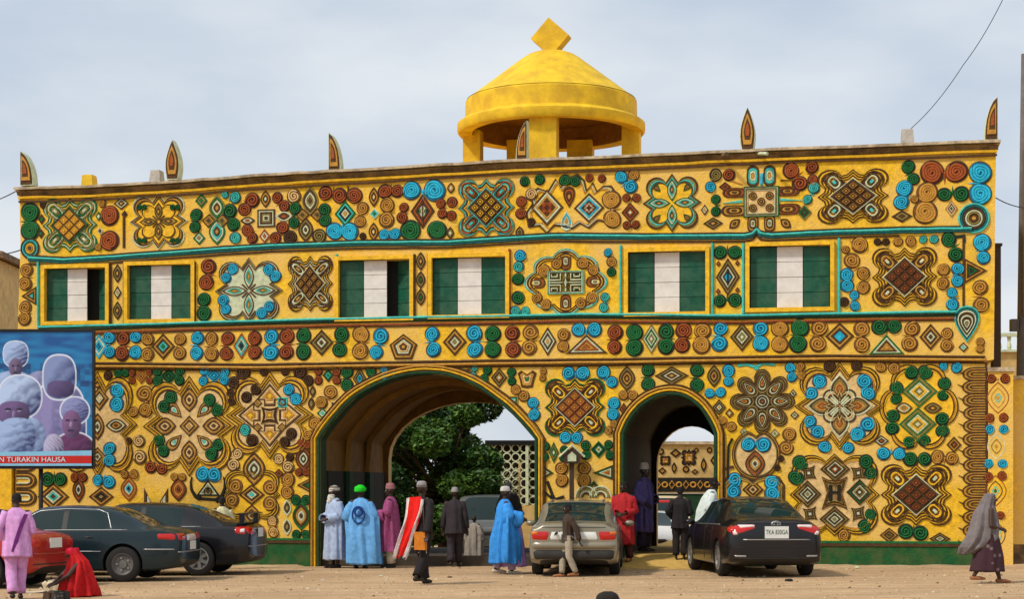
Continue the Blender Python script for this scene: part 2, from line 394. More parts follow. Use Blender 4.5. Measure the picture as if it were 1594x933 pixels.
# shared coil meshes, one per colour
def coil_mesh(c, g_, turns=2.6, open_=False, seed=0):
    b = MB(); n = 26; wob = lambda a, r: 1+.10*r*noise.noise(Vector((cos(a)*1.2, sin(a)*1.2, seed*3.7)))
    b.add([(1.08*cos(2*pi*k/n), -.012, 1.08*sin(2*pi*k/n)) for k in range(n)], [tuple(range(n))], 'd')
    if not open_:
        P = [(cos(2*pi*k/n)*wob(2*pi*k/n, 1), sin(2*pi*k/n)*wob(2*pi*k/n, 1)) for k in range(n)]
        b.rows([[(x, 0, y) for x, y in P], [(x*.96, -.10, y*.96) for x, y in P]], g_, True, False, True)
    R = []; N_ = int(turns*20); z0 = .0 if open_ else .10
    for i in range(N_+1):
        t = i/N_; a = turns*2*pi*t; r = (.10+.80*t)*wob(a, 1)*(1+.03*sin(i*.9+seed)); wdt = .125
        if i == N_: wdt *= .3
        R.append([((r+q*wdt)*cos(a), -(z0+hh), (r+q*wdt)*sin(a)) for q, hh in ((-1, 0), (-.5, .2), (.5, .2), (1, 0))])
    b.rows(R, c, False)
    me = b.mesh('coil_relief'); return me
COILS = {}
for c, gcol in dict(g='G', b='B', r='R', o='O', d='D', t='T').items(): COILS[c] = [coil_mesh(c, gcol, 2.2+.2*q, seed=q) for q in range(4)]+[coil_mesh(c, gcol, 3.2, seed=5), coil_mesh(c, gcol, 3.6, seed=6)]
COILS['w'] = [coil_mesh('p', 'C', 2.0+.1*q, seed=q) for q in range(6)]
COILS['v'] = [coil_mesh('v', 'D', 2.4, seed=q) for q in range(6)]
tb = MB(); tb.add([(-.25, 0, 0), (.25, 0, 0), (0, 0, 1), (0, -.35, .15)], [(0, 3, 2), (1, 2, 3), (0, 1, 3)], 'O')
TAILS = {}
for c in 'gbrodtwv':
    tb = MB(); tb.add([(-.22, 0, -.1), (.22, 0, -.1), (0, 0, 1), (0, -.4, .1)], [(0, 3, 2), (1, 2, 3), (0, 1, 3)], {'w': 'p'}.get(c, c)); TAILS[c] = tb.mesh('coil_tail')
SP = {}
COILDATA = {
'g': '''47.6,330.6,13 47.6,359,13 306,335,9 304,353.5,8 358,329,10 364,350,9.5 460,325,8.5 458,347,8 505.5,326.6,8.5 506,343,9 639,359,15 680.6,359,13.5
817,282.7,7 840.4,280,7.5 879.6,281,8.5 895.7,282,8 1114.3,310.6,7 1114.5,329.4,7 1414,260,10 1422,279,9 1470,303,10 1496.4,302,11 318,467,9.5 318,488.5,10
952,424,7 806.6,435,8.5 806.6,464,9.5 1121,393.6,10 1144,393.6,10 1121,469,9 1144,467.6,10 1477,373,10.5 1488,397,10.5
473,523,11 472.6,548.5,11 532,521,10.5 529,545,10.5 767.5,520.5,12 767.5,545,12 988,518,12 988,542,12 1037,516.7,11.5 1037,540,11.5 1245.7,511,13 1242,536,12.5 1369,509,11.5 1391.5,508,10.5
184,581.4,6 196,581.4,6 245.5,579,7 280.4,578,7 245.7,593,7 279.8,593,7 266,619,9 256,633.5,9 326.5,623.7,9 339,640,9 248,686,8.5 255,703,8.5 340.4,693,8.5 330,707,9
74.8,747,9.5 94.6,747,9.5 460.6,779,7.5 476.6,779,7 461.5,833,6.5 476.6,833,6.5 541,580,8.5 540.6,600,9 578,579,7.5 579.5,592,7 759,577,7 754,590,6.5 796.5,580,6.5 797,594,6.5
849.4,695.8,6.5 847.8,712,6.5 878,701,6 877,713,6 912,694,7 912.7,709,7 947.5,693,6.5 950,709.6,6.5 1009,577,9.5 1009,598.7,9.5 1085,577.5,9.5 1085,600,9.5
1419,580.5,10 1440,580,10.5 1395.5,604.8,9.5 1395,621.8,8 1470,597.7,9.5 1468,616,8.5 1389.6,649,10 1389,667.7,9.5 1466.7,653,10 1467,672,9.5 1415,689.7,9 1439,687,9
1416.7,715.6,10 1439.6,715.6,10 1347.7,719,10.5 1355.5,737,9.5 1355.5,801,8.5 1345.5,820,10 1245.5,721,11 1239,744,11 1410,828,11 1432.5,830.6,11''',
'b': '''641,297,13 677,297,15 521,360,12 545,361,12.5 598.6,366,8 615,365,8.5 967.4,276,9 982,291,9.5 1106,291,8 1408,293.7,12 1403,315,11.5 1526,269,16.5 1525.6,302,16
362.7,418.7,8 352.7,433,7 348,468,8 352,482,7.5 419,420,8.5 429,430.6,8.5 420,478,8 408,488.5,8.5 810,398.5,8 946.5,393.6,6 1318,428,9.5 1318.6,445,9.5 1330,460,7 1331,477,7 1490.6,419,9 1490.6,438,9 1482,456,8 1482.6,474.5,9
1529,378,13 1531,401.6,10 170.4,526,9.5 171,549,8.5 212,525,8.5 211,549,9 308,527,9.5 306.4,550,9.5 423,524.4,10.5 422,549.5,11 593,523.8,11 586,549,10 673,520.5,10.5 675,545,10.5 738.5,520,11.5 739.5,545,11
900.5,514,9.5 925.6,514,10.5 1122,512,10.5 1120,536,11.5 1184,512,11 1184.5,535.6,12 183,608,10.5 182,629.7,10.5 171,699,9 171,718,9 153,748,8 170,751.4,9 318.6,577.6,7 350.7,579,7 316.9,593.7,7 349.7,593,7
316.4,739,10 333.6,739.6,10 450,607.6,8 461,622,8.5 598,576,5.5 598,587,5.5 830,628,8.5 832,646.6,9 885.4,581.6,9.5 907,581.6,10.5 939.4,580,9.5 953,595.5,8.5 956,629,9 954.5,646,9 880.6,682,8.5 898,682,8.5
1134,577.5,9 1134,594.5,7.5 1104.7,613,7.5 1122,611.5,7.5 1230,573,7.5 1232.6,588,7 1165,693,10 1188.5,693,10.5 1143.6,747.5,10.5 1142,766,10.5 1202,752,11 1202,769,11
1275.7,594,10.5 1262.8,613,9.5 1261,656.7,9.5 1272.7,673,9.5 1346,594,11 1352,613,11 1351,661,10.5 1335,677,11 1283.5,696,9 1320.5,698,8.5 1468.6,570,6.5 1489,573,8 1375.4,707,9.5 1399.7,707,9.5
1540.5,669,7.5 1562,669,7.5 1538.6,722.7,7.5 1560.5,722.7,7.5''',
'r': '''171,336,13 171,375,13 393,312,10 381,326,9 432,308,8 443,321,8 385.5,358.6,8 393,371,8 440,354.7,9 429,371,8.5 507,301,10 529,304.6,10.5 552,304.6,11 599.6,298,10 618.6,298,9 629,323.5,7 626,339,7.5 686.4,317,7 688.7,333,7 704,315,7.5 703,336,7
812,314,8 811,333,8 917.6,277,6 937,278,6 975,308.4,6 991,308.4,6 976,351,6 990,350,6 1135,272.6,9 1231,266,12 1245,286,11 1264,261,9 1265,280,7.5 1451,269,17 1489,267.5,16 325,415.5,10.5 321.5,440,10.5
192,527,10 190,551,10 355,527.6,9.5 352.7,551,9.5 397,527,10 397,549.5,9.5 446.6,524,10.5 446,549,10.5 797.6,519,11 799,544.7,11.5 958,518,11 957,541,10.5 1064,515,11.5 1062,538,11.5
206.5,581,5 232.6,580,5 206,593,5 233,593,5 235,728,8.5 252.5,730,8.5 117,744,6.5 129.6,744,6.5 496,578.6,6 496,593,6 524.5,580,6 524.5,593,6 468.6,691,6 480.5,692.5,6.5 465.4,736,5.5 476.7,736,5.5
1543,590,8 1564.5,590,8 1540.5,651.5,7.5 1562,651,8 1538.6,742.7,7.5 1560,741.5,7.5 1540,803,7 1557,803,7''',
'o': '''159,316,6 153,385,5 565,324.5,8.5 561,345,8 603,320,10.5 602,343,10.5 952,311,13 953,341.5,12.5 986.7,273,8 1443,300,15 1423.5,310.5,6 1440,330.5,17 42,421,9 40,442,9 40,479,9 38.6,497,9 952,408,7
867,411,8 847,422,9 907.5,410,9 924,421,8.5 836.5,464.5,8 850,475,8 922,464.5,9 905,473,9 1316.7,389,6 1338,381.5,12 1398,376.8,7 1417.7,376,7.5 1326,406,11 1344,426,9.5 1344,448,9.5 1468.7,420.5,9 1468,441.7,9 1526,448,11 1527,475,11
230.5,528.6,9 230,552,9 281,528.6,8.5 280,550.5,9 329.6,527.6,9.5 329.6,551.7,10 562,521,12 561,547,11.5 826,518,11 824,542,11 878,522,9 876.7,540,8 1094,516,11.5 1092,538,12 1214,512,12 1214,536.6,12 1275.6,511,11.5 1273,535.6,11.5
1341,512.6,11.5 1341.5,537,11.5 1420,512.6,11 1416,535.6,11.5 1474.5,520,8.5 1474,539,9 1526,532.6,6 1525.6,544,6 225.7,613.6,11 226.8,639,10 208,642,7.5 194.7,739,6 209,738.6,6 272,743,5.5 284.7,743.7,5.5
367.5,758,10 421,759.6,10 361.5,780,10 420.7,784.6,10.5 500.8,627.5,8.5 514.6,611,9.5 491,660,9.5 479,679,7.5 448.7,747.5,9.5 447.7,766.8,9 424,814,7 426,830,7
846,578.6,5 845,589,5 803,607,7 815.5,617,8 970.6,616,7.5 985,616,7.5 956,660,5.5 947.5,671,6 874,730,9 875,749,9 909.5,729.5,9.5 909.5,749.5,10 1124,655.6,7 1139,665,7.5 1246.7,571,6.5 1248,585,6.5
1371.4,572,8 1392,573.4,8.5 1228.6,677,10 1224,698,10 1459.6,712,9.5 1481.5,714.4,9.5 1314,834,9''',
'd': '''67.5,319,5 452,370,9.5 565,368,5 827.5,346,6 168.5,585,6.5 379.5,581,9.5 364.5,596.4,8.5 359.7,612.5,6.5 361.4,625,6.5 200.7,687,5 411,579,6 444.5,579,6 467.6,580,9.5 480.5,593,7.5 399,606.6,8 384,619,8 454,676,8 443.5,689.6,8 393,686,8.5
451.6,712.7,6 1366,376.8,5.5 1379,376.8,5.5 1314,470.5,7 1291.6,571,8.5 1333.7,570,8.5 1215.6,714.5,5 1209.7,728.7,5''',
't': '''351,304,5 366.5,308,8 366.5,370.5,8 1267,293,8.5 1257,311,7 807.6,415.5,8 802,484,7 818,485,6.5 941.7,463,6.5 940,479,6.5 1437,373,6 1454,373,6.5 739,574,5 737,585,5 382,670,8''',
'w': '''458,306,10 827.5,303,8.5 217,687.5,8 218,712.6,9.5 370,707,8 363.6,725,9 434,715,7.5 449,728,8.5 425,811,7.5 426,829.5,7.5''',
'v': '''497,368,10 1114,272.6,9''',
}
CNAME = dict(g='green_coil', b='blue_coil', r='rust_coil', o='ochre_coil', d='brown_coil', t='teal_coil', w='cream_coil', v='olive_coil')
def put_coils():
    for c, txt in COILDATA.items():
        L = [tuple(map(float, q.split(','))) for q in txt.split()]
        last = None; last_used = False
        for i, (u, v, r) in enumerate(L):
            lx, z = wl(u, v); s = abs(wl(u+1, v)[0]-wl(u-1, v)[0])/2; R = r*s*1.06
            o = bpy.data.objects.new(CNAME[c], COILS[c][random.randint(4, 5) if r > 11.5 else random.randint(0, 3)]); o.location = (lx, -.012, z)
            o.scale = (R*random.choice((1, -1))*random.uniform(.95, 1.06), .11+random.uniform(-.02, .02), R*random.uniform(.95, 1.05)); o.rotation_euler = (0, random.uniform(0, 6.28), 0)
            link(o, GH)
            if last and not last_used:
                du, dv = u-last[0], v-last[1]; d = sqrt(du*du+dv*dv)
                if d < 1.35*(r+last[2]):
                    mu, mv = (u+last[0])/2, (v+last[1])/2; sg = random.choice((1, -1))
                    tx, tz = wl(mu, mv)
                    t = bpy.data.objects.new('coil_tail', TAILS[c]); t.location = (tx, -.004, tz)
                    t.rotation_euler = (0, atan2(du, -dv)+pi/2*sg, 0); t.scale = (R*1.1, .07, R*1.25); link(t, GH); last_used = True; last = (u, v, r); continue
            last = (u, v, r); last_used = False
put_coils()
PALS = {  # outer to inner colours
 'm1': 'dcd', 'lf': 'doc'}
def mot(kind, u, v, hw, hh, cols, name='diamond_relief', deg=0, **k):
    return Rel(u, v).nest(kind, hw, hh, cols, deg=deg, **k).done(name)
DI = '''65,341.5,6,9,dg 64,364,6,8,dg 153.7,337,5,8,gc 156,360,5,7,cd 189,317,12,10,dcdo 313.5,312.6,10,12,gvg 310,371,10,11,gcv 412,368,9,12,rcr 537.5,333,17,21,gtkco 583,333,9,9,ctg 981,331,14,16,drdrc
1128.6,291,10,8,drd 1097,327,6,9,dco 1110,348,16,10,dvdo 1252,331,12,13,vgdg 1404,337,17,10,dvd 1481,325,10,14,ocrcd 183,456,6.5,11,dco 154,540,14,20,bcbB 254,540,19,21,dodtg 376,539,13,21,rtcTk 500.6,534,19,21,dvdcd 708,533,19,22,dodcv 852.6,532,14,23,dcdco
1014,528,15,24,vcgcvc 1155,525,19,23,dvdcvc 1307,524,23,22,dodbb 1448.7,525,18,21,dodcd 1499.7,541,8,8,dct 155,621,15,20,dodcp 219.7,586.4,10,12,rorod 263,586,14,13,gGgGg 333.6,585,13,12,bBbBb 294.8,664,16,17,dodpo
83,774,25,22,dodctd 157.7,774,20,16,dodkv 434,738,8,8,drd 502,644,9,9,gct 511,585,9,11,dgtg 560,590,11,19,dvdbg 777,588.5,13,16,dvdoc 862,705,8,17,gvgc 932,700.6,13,14,gGgcv 971,638,7,11,drd 924.6,761.7,11,13,gdvc
1045.5,585.5,27,15,dvdcdo 1119.5,634.7,11,13,dvdco 1135.5,644,7,8,doc 1158,673,7,8,vcv 1206,675.6,8,8,vcv 1234.5,613,6,7,dcd 1237,647,7,7,dcv 1372,687,12,9,dcdr 1485,693,12,13,dodr 1384,834,15,12,dodvd 1463,839.5,17,10,dvdcv
1172,763,17,16,dodpd'''
for q in DI.split():
    u, v, hw, hh, c = q.split(','); mot('diamond', float(u), float(v), float(hw), float(hh), c)
LF = '''338,324,13,21,vgcdo 338,361,13,21,gctdo 413.5,310,8,14,dodc 483,313,13,23,vdcvd 476,358,12,20,dvdcd 582,307,8,16,dodp 581.6,361,8,15,dodp 702,293,6,9,doc 701,363,6,10,dvc 809,362,7,10,dvd 183,426,7,15,dvdo 183,484,7,15,dvdo
655,407,7.5,15,dvdo 655,436,7.5,14,dvdg 655,463,7.5,14,dvdg 152,665,11,22,dodcd 122.5,763,10,21,drdck 200.6,761.5,13,20,rorcbk 278,763,13,19,drord 395.6,731,18,27,dodcdc 487,610,5,10,dv 484.7,629,5.5,11,dv
472.5,715,13,21,drdcdc 447,791.5,7,14,cdv 447,821,7,14,cdv 469,804,14,23,gdocd 976,589.7,13,20,dvdodo 1111.5,586,11,18,dvdod 1175.5,722.8,16,22,drdocd 1553.5,620,18,26,rdodto 1551,696,15,22,cdvdo 1549.5,765,18,26,rodctg 1549,834,17,24,dgtcvo
392,804,14,18,dodcd'''
for q in LF.split():
    u, v, hw, hh, c = q.split(','); mot('leaf', float(u), float(v), float(hw), float(hh), c, 'leaf_relief')
LH = '''385.5,343.6,12,6,dcr 442,337,14,8,cdr'''
for q in LH.split():
    u, v, hw, hh, c = q.split(','); mot('leafh', float(u), float(v), float(hw), float(hh), c, 'leaf_relief')
mot('dropdn', 886, 307, 13, 17, 'drdo', 'drop_relief'); mot('dropup', 882, 344, 13, 16, 'cbco', 'drop_relief')
mot('leaf', 1143.5, 348.5, 7, 11, 'dod', 'drop_relief', deg=-50); mot('leaf', 1223, 348, 7, 11, 'dod', 'drop_relief', deg=50)
mot('penta', 628, 540, 22, 20, 'dodcpdo', 'pentagon_relief'); mot('fly', 820.5, 591, 15, 14, 'dopg', 'butterfly_relief')
mot('square', 414.5, 340, 14, 14, 'dcdvcd', 'square_relief')
for u, v in ((325, 344), (346, 344), (471, 335), (494, 335)): mot('square', u, v, 8, 8, 'dovd', 'square_relief', deg=45 if u > 400 else 40)
def tri(u, v, pts, cols, name='triangle_relief'):
    mot([(x-u, v-y) for x, y in pts], u, v, 1, 1, cols, name)
tri(913, 540, [(913, 521), (881, 551), (946, 551)], 'dcror'); tri(1380, 542, [(1380, 521), (1352, 552), (1408, 552)], 'gcdoo')
tri(324, 764, [(324, 747), (305, 773), (343, 773)], 'kcvk'); tri(480, 756, [(462, 756), (488.5, 771), (488.5, 742)], 'dodgg')
tri(524, 634, [(516, 627), (538, 627), (517, 648)], 'dbbb'); tri(800, 624, [(787, 617), (807, 617), (805, 639)], 'ogtc')
tri(847, 737, [(862, 737), (839, 722), (839, 750)], 'dgcor'); tri(946, 737, [(922, 737), (955, 748), (955, 724)], 'dgcor')
tri(1512, 422, [(1537, 422), (1501, 402), (1501, 442)], 'dodgG'); tri(50, 461, [(33, 461), (57, 476), (57, 446)], 'dodt')
tri(240, 790, [(224, 760), (224, 786), (236, 786)], 'dcr'); tri(250, 790, [(262, 760), (262, 786), (246, 786)], 'dcr')
# ---- big medallions
def knot(u, v, hw, hh, out='dodcdod', grid='o', line='d', rim='c', loop='dcdp', centre=.52, base=None):
    r = Rel(u, v)
    r.nest('knot', hw, hh, out, stop=.66, base=base or 'd', h=.035)
    for sx in (1, -1):
        for sy in (1, -1):
            P = rot([(x*hw*.115, y*hh*.19) for x, y in shp('stad')], -45*sx*sy)
            r.nest(P, 1, 1, loop, off=(sx*hw*.47, sy*hh*.47), h=.02)
    r.nest('diamond', hw*centre*1.18, hh*centre*1.18, 'd'+rim, stop=.84, h=.045, base='d')
    r.done('medallion_relief')
    o = bpy.context.scene.objects  # the raised cells of the lattice are pieces of their own
    med = GH.children[-1] if False else None
    return r
def cells(r, hw, hh, m, m2, k=.52, parent=None):
    # nine raised diamonds laid 3 x 3 along the diagonals
    st = k/3*.98
    for i in (-1, 0, 1):
        for j in (-1, 0, 1):
            q = Rel(r.u, r.v_); cx = (i+j)*st*hw; cy = (i-j)*st*hh
            q.nest('diamond', hw*st*.86, hh*st*.86, (m2, m, m2, m), off=(0, 0), h=.03)
            o = q.build('lattice_cell', parent, (cx*r.sx, -.045, cy*r.sz))
def medallion_knot(u, v, hw, hh, out, m, m2, rim, loop, base='d'):
    r = Rel(u, v)
    r.nest('knot', hw, hh, out, stop=.62, base=base, h=.035)
    for sx in (1, -1):
        for sy in (1, -1):
            P = rot([(x*hw*.215, y*hh*.40) for x, y in shp('stad')], -45*sx*sy)
            r.nest(P, 1, 1, loop[-2]+loop, off=(sx*hw*.485, sy*hh*.485), h=.055)
    r.fill([(x*hw*.66, y*hh*.66) for x, y in shp('diamond')], 1, 'd', h=.062); r.nest('diamond', hw*.64, hh*.64, (rim, 'd'), stop=.82, h=.075)
    o = r.done('medallion_relief'); cells(r, hw, hh, m, m2, .55, o)
medallion_knot(109, 351, 46, 46, 'gcgyvc', 'y', 'o', 'g', 'cgvc', 'v')
medallion_knot(757, 323.5, 48, 50, 'vtdyot', 'y', 'd', 't', 'tdrt')
medallion_knot(1327.7, 305.7, 60, 46, 'dydydyo', 'o', 'd', 'c', 'dcdt', 'o')
medallion_knot(483, 442, 38, 47, 'dydcdyo', 'o', 'd', 'c', 'dcdo', 'o')
medallion_knot(1408, 431.5, 55, 50, 'dydydyo', 'r', 'd', 'c', 'dodc', 'o')
medallion_knot(895, 634.7, 51, 49, 'gdydydr', 'o', 'r', 'c', 'dydc', 'r')
medallion_knot(1426, 771, 60, 52, 'dydydyo', 'r', 'd', 'c', 'dydc', 'o')
def flower(u, v, hw, hh, out, leaf, ll=.40, lw=.19, st=.80, drops=None, kind='star', centre=None, base='p', do=.43, arms=None, lo=None, ds=.15):
    r = Rel(u, v); r.nest(kind, hw, hh, out, stop=st, base=base, h=.035)
    for k, (x, y) in enumerate(((1, 0), (0, 1), (-1, 0), (0, -1))):
        sh = 'leafh' if x else 'leaf'
        a, b = (ll*hw, lw*hh) if x else (lw*hw, ll*hh)
        r.nest(sh, a, b, leaf, off=(x*hw*(lo or ll+.04), y*hh*(lo or ll+.04)), h=.03)
    if drops:
        for sx in (1, -1):
            for sy in (1, -1):
                P = rot([(x*hw*ds, y*hh*ds*1.13) for x, y in shp('dropdn')], -sx*(180-45 if sy < 0 else 45))
                r.nest(P, 1, 1, drops, off=(sx*hw*do, sy*hh*do), h=.025)
    if arms:
        for a in (45, 135, 225, 315):
            x, y = cos(radians(a)), sin(radians(a))
            r.stroke([(x*hw*.05, y*hh*.05), (x*hw*.28, y*hh*.28)], 3, arms)
    if centre: r.nest('diamond', hw*.22, hh*.22, centre, h=.045)
    return r.done('medallion_relief')
flower(247, 345, 46, 45, 'cdod', 'dvdo', .30, .14, .78, base='y', drops=None, arms='d', kind='star')
r = Rel(247, 345); r.nest('star', 30, 30, 'dy', stop=.84); r.done('star_relief')
for dx, dy in ((-26, 26), (26, 26), (-26, -26), (26, -26)):
    for k in (-4, 4):
        lx, z = wl(247+dx+k, 345-dy+abs(k)); o = bpy.data.objects.new('green_coil', COILS['g'][0]); o.location = (lx, -.01, z); o.scale = (.065, .16, .065); link(o, GH)
flower(1046, 316, 46, 46, 'dvtd', 'gctdo', .40, .17, .74, drops='gdvr', base='y', do=.50)
flower(387.5, 453, 53, 52, 'dcdod', 'dctvo', .38, .15, .84, base='c', arms='d')
flower(294.8, 664, 73, 79, 'dyodyd', 'dodpd', .25, .18, .79, drops='dodct', base='p', do=.31, lo=.52, ds=.18)
# push its leaves outwards: a second ring of four
flower(1307, 632.7, 71, 69, 'dydyod', 'cdvoro', .345, .22, .80, base='p', arms='c', kind='star')
flower(1307, 632.7, 30, 30, 'dcpd', 'dv', .3, .1, .6, kind='star2', base='p')
r = Rel(152, 662); r.nest('star', 62, 84, 'dyodyd', stop=.80, base='p', h=.035); r.done('medallion_relief')
mot('leafh', 181, 663, 17, 11, 'dcdod', 'leaf_relief'); mot('diamond', 152, 712, 14, 16, 'dodcd'); mot('diamond', 152, 600, 8, 6, 'do')
# medallion of four arrows
r = Rel(420, 647); r.nest('star', 69, 69, 'dyodyd', stop=.78, base='p', h=.035)
for a in range(4):
    A_ = [(0, 50), (-22, 24), (-9, 24), (-9, 14), (9, 14), (9, 24), (22, 24)]
    c0 = (0, 30); P = [(x-c0[0], y-c0[1]) for x, y in A_]; P = rot(P, 90*a); o_ = rot([c0], 90*a)[0]
    r.nest(P, 1, 1, 'dpoy', off=o_, h=.03)
for sx in (1, -1):
    for sy in (1, -1): r.nest('square', 5.5, 5.5, 'dov', off=(sx*19, sy*19), deg=45, h=.03)
r.nest('bowsq', 14, 14, 'ddpoy', h=.045, base='d'); r.done('medallion_relief')
mot('square', 440, 627, 8, 8, 'tTb', 'square_relief')
# quatrefoil of leaves over the parked cars
r = Rel(392, 771); r.nest('round', 47, 42, 'dydyd', stop=.80, base='y', h=.035); r.nest('diamond', 21, 17, 'dodct', h=.04, base='d'); r.done('medallion_relief')
for u, v in ((367.5, 758), (421, 759.6), (361.5, 780), (420.7, 784.6)): pass
# cloud medallion with a fretwork panel
r = Rel(880.6, 440); r.nest('cloud', 64, 52, 'tcdydy', stop=.78, base='y', h=.035)
for (x, y, a) in ((0, 33, 0), (0, -33, 180), (46, 0, 90), (-46, 0, 90)):
    P = rot([(q*9, p*15) for q, p in shp('stad')], a); r.nest(P, 1, 1, 'drdcv', off=(x, y), h=.03)
r.done('medallion_relief')
r = Rel(880.6, 440); S4 = shp('square'); P = [(x*29, y*18) for x, y in S4]; r.nest(P, 1, 1, 'tc', stop=.84, h=.06, base='G')
for sx in (1, -1):
    for sy in (1, -1):
        r.stroke([(sx*8, sy*14), (sx*8, sy*4), (sx*24, sy*4)], 2.6, 'c', h=.045); r.stroke([(sx*13, sy*13), (sx*13, sy*9), (sx*22, sy*9), (sx*22, sy*13)], 2.6, 'c', h=.045)
r.stroke([(0, -14), (0, 14)], 3, 'c', h=.05); r.stroke([(-24, 0), (24, 0)], 2, 'c', h=.04); r.nest('diamond', 5, 10, 'dcv', h=.06); r.done('fretwork_panel')
# casket shaped motif
r = Rel(1185, 312)
for (x, y, a, w_, h_, c) in ((-13, 38, 0, 10, 17, 'dtco'), (13, 38, 0, 10, 17, 'dtco'), (-13, -36, 0, 9, 14, 'dodcv'), (13, -36, 0, 9, 14, 'dodcv'),
                             (-42, 13, 90, 8, 19, 'drdod'), (-42, -15, 90, 9, 21, 'dodod'), (41, 13, 90, 8, 19, 'drdod'), (41, -15, 90, 9, 21, 'drdod')):
    P = rot([(q*w_, p*h_) for q, p in shp('stad')], a); r.nest(P, 1, 1, c, off=(x, y), h=.03)
r.stroke([(-30, -1), (-60, -3)], 5, 't', taper=True); r.stroke([(30, 0), (62, -2)], 5, 't', taper=True); r.stroke([(0, 24), (1, 42)], 5, 'b')
r.stroke([(-30, 26), (-52, 34)], 3, 'o', taper=True); r.stroke([(30, 30), (50, 30)], 3, 'd', taper=True)
r.done('casket_relief')
r = Rel(1185, 314); P = [(x*28, y*24) for x, y in S4]; r.nest(P, 1, 1, 'gcvc', stop=.72, h=.055, base='p')
for x, y in ((-13, 9), (13, 9), (-13, -10), (13, -10), (0, 0)): r.nest('circle', 6.5, 6.5, 'dodv', off=(x, y), h=.04)
r.done('casket_panel')
# paired diamonds in a scalloped outline
r = Rel(885, 322)
P = []
zz = [(-62, -30), (-66, -8), (-56, 6), (-60, 22), (-48, 30), (-32, 24), (-20, 44), (-12, 30), (0, 44), (14, 50), (24, 40), (28, 24), (38, 36), (44, 22), (54, 30), (66, 30), (74, 18), (70, 0), (74, -16), (62, -26), (46, -22), (32, -34), (18, -26), (6, -34), (-8, -30), (-22, -28), (-34, -40), (-46, -28)]
r.stroke(zz+[zz[0]], 3.4, 'd', h=.03); r.stroke([(x*.94, y*.92) for x, y in zz+[zz[0]]], 2.4, 'c', h=.02); r.stroke([(x*.89, y*.85) for x, y in zz+[zz[0]]], 2.4, 'o', h=.025); r.done('scalloped_relief')
mot('diamond', 851.6, 323.5, 26, 29, 'dcodrr'); mot('diamond', 917, 324, 24, 24, 'dcbdcr'); mot('knot', 851.6, 323.5, 9, 10, 'rR', 'blossom_relief'); mot('knot', 917, 324, 8, 8, 'rR', 'blossom_relief')
# diamond with a cross, beside blue coils
mot('diamond', 658, 329, 19, 28, 'drdcp')
for du in (-6, 6): mot('circle', 658+du, 329, 4, 5, 'gG', 'bead_relief')
r = Rel(658, 329); r.stroke([(0, -18), (0, 18)], 2, 'd', h=.05); r.done('bar_relief')
# rosette with eight petals
r = Rel(1186.6, 625.6); r.nest('petal8', 51, 51, 'dvdv', stop=.84, base='d', h=.03)
for k in range(8):
    a = k*45; P = rot([(x*11.5, y*17) for x, y in shp('dropdn')], a-90+90)
    x, y = -sin(radians(a))*29, cos(radians(a))*29
    P = rot([(px*11.5, py*17) for px, py in [(q, -w_) for q, w_ in shp('dropdn')]], a)
    r.nest(P, 1, 1, 'vdcdor', off=(x, y), h=.03)
r.nest('circle', 13, 13, 'dcdcdr', h=.05); r.done('rosette_relief')
# heart and scroll frame near the dark saloon car
r = Rel(1177, 708); r.nest('heart', 38, 40, 'dodv', stop=.82, base='p', h=.03); r.done('heart_relief')
r = Rel(1172, 770); P = [(-48, -30), (-48, 14), (-40, 26), (-24, 30), (-10, 26), (0, 18), (10, 26), (24, 30), (40, 26), (48, 14), (48, -30)]
r.stroke(P, 4, 'd'); r.stroke([(x*.92, y*.88) for x, y in P], 3, 'v'); r.stroke([(x*.85, y*.78) for x, y in P], 2.5, 'o'); r.done('scroll_frame')
# scalloped medallion with paired diamonds
r = Rel(1430, 634); r.nest('six', 62, 72, 'dyody', stop=.84, base='y', h=.03); r.done('medallion_relief')
mot('diamond', 1431, 610, 29, 26, 'gvgcyvc'); mot('diamond', 1428.5, 661, 30, 27, 'gvgcyvc')
mot('leafh', 1407, 636, 14, 9, 'dcov', 'leaf_relief'); mot('leafh', 1452, 636, 15, 9, 'dvdo', 'leaf_relief')
# medallion of four diamonds round a block
r = Rel(1299, 771); r.nest('round', 74, 68, 'dydyop', stop=.80, base='p', h=.03)
for x, y, w_, h_, c in ((1, 40, 24, 21, 'dvdcdrc'), (-42, 1, 22, 22, 'dvdcdcv'), (39, 4, 21, 21, 'dgdcvdc'), (0, -38, 24, 21, 'dvdcdcv')):
    r.nest('diamond', w_, h_, c, off=(x, y), h=.04, base='d')
for x, y in ((-40, 34), (37, 34), (37, -29), (-38, -30)): r.nest('bowsq', 11, 11, 'dvdc', off=(x, y), deg=8, h=.035, base='d')
r.done('medallion_relief')
r = Rel(1299, 768); P = [(x*20*(.8 if abs(y) < .5 else 1), y*26) for x, y in shp('bowsq')]; r.nest(P, 1, 1, 'dodv', stop=.6, base='o', h=.045)
r.stroke([(-6, -12), (-6, 12)], 6, 'k', h=.05); r.stroke([(7, -12), (7, 12)], 6, 'k', h=.05); r.stroke([(-6, 1), (7, 1)], 4, 'k', h=.045); r.done('block_relief')
# diamond with green spear, between the two right hand windows
mot('diamond', 1133, 431.6, 19, 30, 'dvdcdbb')
r = Rel(1133, 431.6); r.stroke([(0, -13), (0, 13)], 3, 'k', h=.05); r.done('bar_relief')
for u, v in ((1118.5, 411), (1148, 410), (1118, 454), (1148, 452)): mot('diamond', u, v, 4, 5, 'dr')
